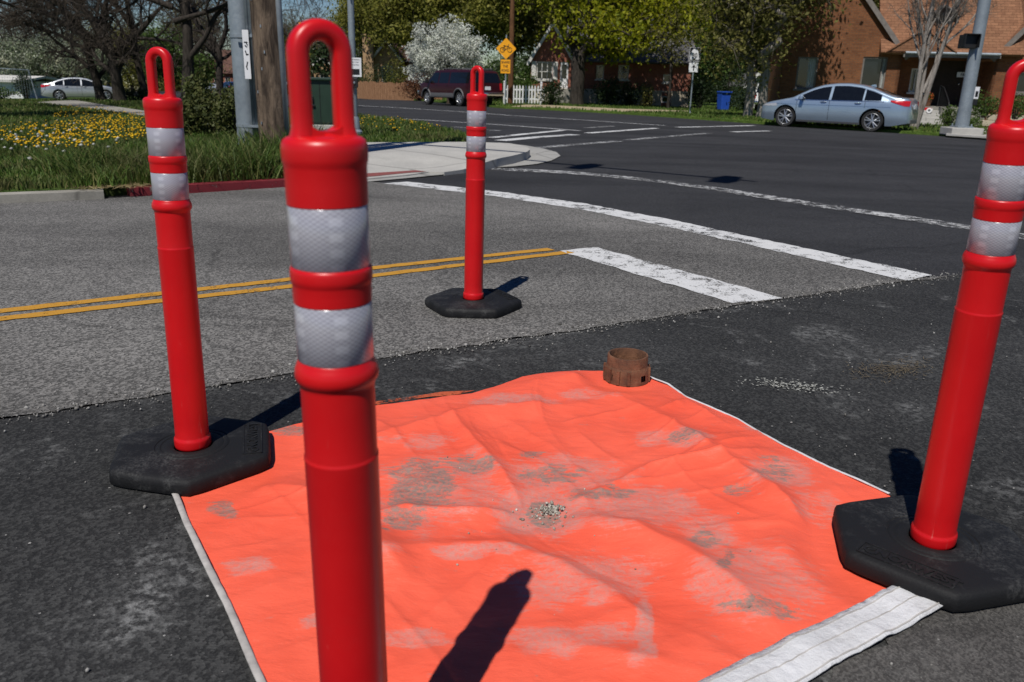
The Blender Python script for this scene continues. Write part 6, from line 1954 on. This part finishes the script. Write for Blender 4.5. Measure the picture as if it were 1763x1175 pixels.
# ---- pale stems in front of the tan house
branch_tree('birch_tree', 'pale bare multi stemmed tree right behind the tail of the pale blue sedan', L(1578, 29.8),
    [((0, 0, -.1), (-.06, .05, 1), 4.6, .085), ((.1, .08, -.1), (.2, -.02, 1), 4.9, .09), ((.02, -.1, -.1), (.07, .1, 1), 4.4, .07), ((.14, 0, 1.2), (.34, .15, 1), 3.4, .05)], 33, 'bark_pale', depth=3, kids=(7, 4, 3), ratio=.42, spread=.6, up=.5, twig_n=2, twig_l=.45, twig_th=.006, twig_m='grey_twig', rmin=.007, wob=.07, first=.38)
# ---- dark bare street trees on the left
G = 'bare old trees on the left lawn'
for (pxx, Y, stems, sd, tw, lab) in (
        (176, 49.5, [((0, 0, -.2), (-.03, 0, 1), 3.4, .29), ((-.05, 0, 3.1), (-.55, -.1, .8), 3.4, .2), ((0, 0, 3.1), (.35, .1, 1), 3.2, .17), ((-.1, 0, 2.7), (-1, -.2, .28), 3.6, .12)], 41, 2, 'bare dark tree right behind the tail lamp side of the silver sedan'),
        (208, 48.5, [((0, 0, -.2), (-.05, 0, 1), 2.8, .38), ((-.15, 0, 2.4), (-.3, -.1, 1), 3.8, .26), ((.05, 0, 2.4), (.55, .1, .7), 3.2, .2), ((-.2, 0, 2.6), (-.8, -.3, .6), 4.0, .18)], 42, 2, 'thick bare dark tree forking low beside the silver sedan'),
        (251, 51.5, [((0, 0, -.2), (-.06, 0, 1), 5.2, .24), ((-.2, 0, 3.9), (-.6, .1, .8), 3.4, .16)], 43, 2, 'bare dark tree directly behind the loop of the left red post'),
        (324, 39.5, [((0, 0, -.2), (-.07, 0, 1), 5.4, .3), ((-.25, 0, 3.6), (1.0, -.1, .25), 3.6, .12), ((-.28, 0, 4.2), (-1, -.2, .2), 3.4, .13)], 44, 2, 'tall bare tree with pale flecked bark behind the juniper shrubs'),
        (381, 78, [((0, 0, -.2), (.02, 0, 1), 4.2, .38), ((0, 0, 3.8), (.6, 0, .9), 4.4, .24), ((0, 0, 3.8), (-.7, 0, .8), 4.4, .22)], 45, 2, 'distant bare tree beside the dark house left of the steel mast')):
    branch_tree('bare_tree', lab, L(pxx, Y), stems, sd, 'bark_dark', depth=3, kids=(4, 5, 4), ratio=.68, spread=.75, droop=.12, up=.1, twig_n=tw, twig_l=1.1, twig_th=.0125, group=G, rmin=.02, wob=.15)
branch_tree('bare_tree', 'bare dark tree with drooping twigs in the top left corner of the picture', L(-110, 33), [((0, 0, -.2), (.1, 0, 1), 3.4, .3), ((.3, 0, 3.0), (1, .15, .42), 4.2, .2), ((.3, 0, 3.1), (.7, -.2, .8), 3.8, .18), ((.25, 0, 2.9), (.9, .6, .35), 4.0, .16)], 46, 'bark_dark', depth=4, kids=(4, 4, 4, 3), ratio=.62, spread=.7, droop=.55, up=.1, twig_n=1, twig_l=.8, twig_th=.008, group=G, rmin=.012, wob=.14)
# tree out of frame whose round crown shades the lawn
b_ = (-15.2, 22.0, float(gz(-15.2, 22.0)) + .09)
tree('leafy_tree', 'leafy tree just outside the left edge that shades the dandelion lawn', b_, 3.0, .2, (0, 0, 5.6), (2.4, 2.2, 1.6), 120, 47, 'bark_dark', 'leaf_green', 30, .24, .4, rtip=.015)
# ---- greenish blossom trees behind the silver sedan
for i, (pxx, Y, cr, cz, lab) in enumerate(((20, 68, (3.2, 2.6, 2.1), 3.0, 'greenish white blossoming tree above the white shed'), (112, 70, (3.4, 2.6, 1.9), 2.9, 'greenish white blossoming tree behind the roof of the silver sedan'), (172, 75, (2.4, 2.2, 1.8), 2.8, 'pale blossoming tree peeping between the two thick bare trunks'))):
    tree('blossom_tree', lab, L(pxx, Y), 1.2, .16, (0, 0, cz), cr, 200, 51 + i, 'bark_dark', 'blossom_green', 42, .17, .3, group='greenish blossom trees on the left', hollow=.3, bottom=-.9, rtip=.012)
# ---- green trees far left street
for i, (pxx, Y, cr, cz, lf_, lab) in enumerate(((292, 74, (2.0, 1.8, 2.2), 3.2, 'leaf_green', 'fresh green small tree between the bare trunks beside the left post'), (345, 96, (2.2, 2.0, 1.9), 2.6, 'leaf_green', 'dark green small tree left of the distant red brown roof'), (230, 92, (2.8, 2.4, 2.4), 3.6, 'leaf_willow', 'olive leafed tree beyond the left street'), (470, 95, (3.2, 2.6, 2.8), 4.0, 'leaf_willow', 'leafy tree hidden behind the wooden utility pole'), (560, 122, (4.0, 3.0, 3.0), 6.0, 'leaf_olive', 'brownish tree behind the small white gable'))):
    tree('green_tree', lab, L(pxx, Y), 1.5, .16, (0, 0, cz), cr, 130, 61 + i, 'bark_dark', lf_, 34, .26, .42, group='small leafy trees along the left street', rtip=.014)
# ---- tall background trees
BGT = 'tall background trees beyond the houses'
bgs = [(760, 78, 3.4, (7.0, 5, 4.6), 8.0, 'leaf_willow', 26, 'tall yellow green willow towering behind the white blossoming tree'),
       (668, 102, 4.0, (6.0, 5, 5.0), 8.6, 'leaf_willow', 20, 'yellow green tree above the roof of the chimney house'),
       (880, 84, 4.0, (5.5, 5, 4.6), 8.6, 'leaf_olive', 20, 'brownish background tree above the bicycle sign'),
       (1010, 92, 4.0, (7.0, 5, 5.2), 8.6, 'leaf_willow', 22, 'background tree behind the roof of the red brick house'),
       (1165, 82, 3.4, (6.5, 5, 5.0), 7.4, 'leaf_olive', 24, 'olive background tree above the route sign'),
       (1290, 78, 3.0, (6.5, 5, 5.2), 7.0, 'leaf_green', 24, 'dark green background tree behind the white van'),
       (1400, 74, 3.4, (5.5, 5, 5.2), 7.6, 'leaf_olive', 22, 'background tree behind the left end of the tan house')]
for i, (pxx, Y, th, cr, cz, lf_, ln_, lab) in enumerate(bgs):
    tree('background_tree', lab, L(pxx, Y), th, .35, (0, 0, cz), cr, 300, 81 + i, 'bark_dark', lf_, ln_, .3, .6, group=BGT, hollow=.3, bottom=-.92, rtip=.02, twigs=3, twig_l=1.4, twig_th=.016)
for i, (pxx, Y, cr, cz, lab) in enumerate(((60, 112, (10, 6, 4.6), 6.5, 'far grey bare tree behind the greenish blossom at the left edge'), (330, 135, (10, 6, 5.4), 8.2, 'far grey bare tree above the left street'), (455, 128, (8, 6, 5.6), 8.4, 'far grey bare tree behind the steel mast'), (545, 150, (9, 6, 4.6), 7.6, 'far grey bare tree seen through the loop of the nearest post'), (612, 118, (5, 5, 4.0), 7.4, 'far bare tree behind the pedestrian signal pole'), (190, 140, (9, 6, 4.4), 6.6, 'far grey bare tree behind the forked dark trunk'))):
    k_ = cr[2] / 4.6
    branch_tree('background_tree', lab, L(pxx, Y), [((0, 0, -.2), (0, 0, 1), 3.4, .36)] + [((0, 0, 2.4 + .3 * q), (math.cos(2.1 * q + i), math.sin(2.1 * q + i), 1.0), 4.6 * k_, .2) for q in range(4)], 101 + i, 'bark_brown', depth=3, kids=(4, 4, 4), ratio=.66, spread=.75, up=.15, twig_n=3, twig_l=1.7, twig_th=.022, twig_m='grey_twig', group=BGT, rmin=.03, leaf='leaf_olive' if i % 2 else None, leaf_n=1, leaf_s=.34, clump=.6)
# ---- shrubs
SH = 'junipers on the corner lawn'
bush('juniper_shrub', 'upright olive juniper rising beside the left post', L(338, 16.6), (.34, .3, .55), 2600, 'leaf_yew', 201, .07, group=SH, spiky=.05)
bush('juniper_shrub', 'low bushy olive juniper between upright juniper and steel mast', L(372, 15.6), (.5, .42, .36), 3000, 'leaf_yew', 202, .07, group=SH, spiky=.04)
bush('juniper_shrub', 'olive juniper touching the left side of the steel mast', L(403, 14.6), (.38, .36, .36), 2600, 'leaf_yew', 203, .07, group=SH, spiky=.04)
bush('juniper_shrub', 'small juniper low behind the shaft of the left post', L(318, 15.0), (.36, .36, .28), 1600, 'leaf_yew', 204, .07, group=SH, spiky=.04)
SB = 'shrubs round the houses'
for i, (pxx, Y, rad, lf_, n_, lab) in enumerate((
        (950, 49.0, (.75, .6, .7), 'leaf_dark', 1800, 'dark rounded evergreen bush at the right end of the picket fence'),
        (903, 54.6, (.85, .8, 1.0), 'leaf_green', 1800, 'green bush between brown pole and red brick house'),
        (1043, 53.2, (1.2, .8, .9), 'leaf_dark', 2200, 'dark shrub right of the big maple trunk'),
        (1086, 54.2, (.9, .7, .95), 'leaf_dark', 1700, 'dark shrub in front of the right brick window'),
        (1113, 53.0, (.5, .5, .6), 'leaf_olive', 500, 'twiggy brown shrub by the basement window'),
        (1204, 55.0, (1.0, .8, 1.25), 'leaf_dark', 2000, 'dark tall shrub at the right corner of the red brick house'),
        (1250, 57.5, (1.5, 1.0, 1.6), 'leaf_dark', 2600, 'dark tall shrub behind the blue bin'),
        (1284, 50.0, (.8, .7, 1.1), 'leaf_dark', 1600, 'dark shrub between the blue bin and the pale trunk'),
        (655, 74, (2.2, 1.5, 1.5), 'leaf_dark', 3000, 'spreading dark evergreen behind the cedar fence'),
        (622, 78, (1.3, 1.2, 1.5), 'leaf_olive', 1400, 'brown shrub at the left end of the cedar fence'),
        (685, 72, (1.2, 1.0, 1.6), 'leaf_willow', 1500, 'yellow green shrub over the cedar fence'),
        (722, 60.5, (1.7, 1.0, .95), 'leaf_rust', 2600, 'rusty brown twiggy hedge behind the front of the dark vehicle'),
        (840, 56, (1.3, 1.0, 1.0), 'leaf_dark', 2000, 'dark shrub behind the rear of the dark vehicle'),
        (872, 63, (2.6, 1.2, 1.9), 'leaf_green', 2600, 'big green hedge behind the brown pole and bicycle sign'),
        (800, 66, (2.8, 1.2, 1.5), 'leaf_dark', 2600, 'dark hedge behind the white blossoming tree'),
        (1640, 34.6, (.42, .4, .38), 'leaf_green', 900, 'green shrub left of the stout signal pole by the steps'),
        (1697, 35.2, (1.1, .5, .42), 'leaf_green', 1800, 'low green shrub on the block wall before the tan house'),
        (1752, 34.4, (1.0, .5, .45), 'leaf_green', 1700, 'low green shrub seen through the loop of the right post'),
        (1672, 32.4, (.6, .5, .25), 'leaf_green', 900, 'low leafy plant right behind the stout signal pole'),
        (2, 56, (1.0, .7, .42), 'leaf_green', 1200, 'green weeds in front of the white shed'),
        (48, 57.5, (.75, .6, .95), 'leaf_dark', 1200, 'dark bush added to darken the right part of the white shed'),  # invented bush, put here so this end of the shed reads dark
        (85, 66, (1.7, 1.0, .8), 'leaf_dark', 1800, 'dark hedge left of the silver sedan'),
        (235, 50.5, (1.0, .8, .35), 'leaf_yew', 1200, 'low shrub at the foot of the left dark trunks'))):
    dz_ = .55 if 'block wall' in lab or 'loop of the right' in lab else .09
    bush('shrub', lab, L(pxx, Y, dz_), rad, n_, lf_, 220 + i, .12 if Y > 40 else .08, group=SB)

# ---- far woodland closing the view along the streets
def woodland(name, x0, x1, y0, dy, h, n_, mat, size, label):
    rg = np.random.default_rng(int(abs(x0) * 10) + 5)
    m_ = n_ // 60
    cx_ = rg.uniform(x0, x1, m_); cy_ = y0 + rg.uniform(-dy, dy, m_); cz_ = h * rg.uniform(.05, 1., m_) * (.7 + .3 * np.sin(cx_ * .35) * np.cos(cx_ * .13))
    C_ = np.stack([cx_, cy_, gz(cx_, cy_) + cz_], 1)
    C_ = np.repeat(C_, 60, 0) + rg.normal(0, .75, (m_ * 60, 3))
    o = leafmesh(name, C_, size, mat)
    return tag(o, label, 'woodland', kind='stuff')
woodland('far_woodland', -30, 52, 112, 5, 6.5, 26000, MAT['leaf_dark'], .6, 'dark far woodland closing the view behind the houses')
woodland('far_woodland', -120, -25, 175, 8, 6.0, 16000, MAT['leaf_olive'], .8, 'brownish far woodland at the end of the left street')

# loose grit along the seam of the old and the new asphalt, and round the foot of the iron ring
def grit(name, P, z, s0, label, mat):
    P = np.asarray(P); n_ = len(P)
    S_ = (np.abs(rng.normal(0, 1, n_)) * s0 + s0 * .35)[:, None, None]
    Q = IV[None] * S_ * rng.uniform(.6, 1.2, (n_, 1, 3)) * (1 + rng.normal(0, .15, (n_, len(IV), 1)))
    Q[:, :, 0] += P[:, :1]; Q[:, :, 1] += P[:, 1:2]; Q[:, :, 2] += (gz(P[:, 0], P[:, 1]) + z)[:, None] + S_[:, :, 0] * .35
    Fq = (IF[None] + np.arange(n_)[:, None, None] * len(IV)).reshape(-1, 3)
    return tag(raw_mesh(name, Q.reshape(-1, 3), Fq, mat), label, 'gravel', kind='stuff')
SEAM = px((0, 725), (290, 680), (520, 643), (650, 620), (1000, 570), (1320, 520), (1640, 475))
t_ = rng.uniform(0, 1, 2600); q = polyl(SEAM, t_); q = q + rng.normal(0, 1, q.shape) * (.035 + .05 * rng.uniform(0, 1, (len(q), 1)) ** 3)
grit('road_grit', q, .008, .0024, 'loose grit strewn along the seam between grey and black asphalt', MAT['grit'])
fp_ = np.stack([rng.uniform(-2.6, 2.6, 1500), rng.uniform(.9, 4.6, 1500)], 1)
fp_ = fp_[~in_poly(fp_, np.array([NL, NR, FR, FLc]))]
grit('road_grit', fp_, .007, .0017, 'tiny loose stones scattered over the asphalt round the orange tarp', MAT['grit'])
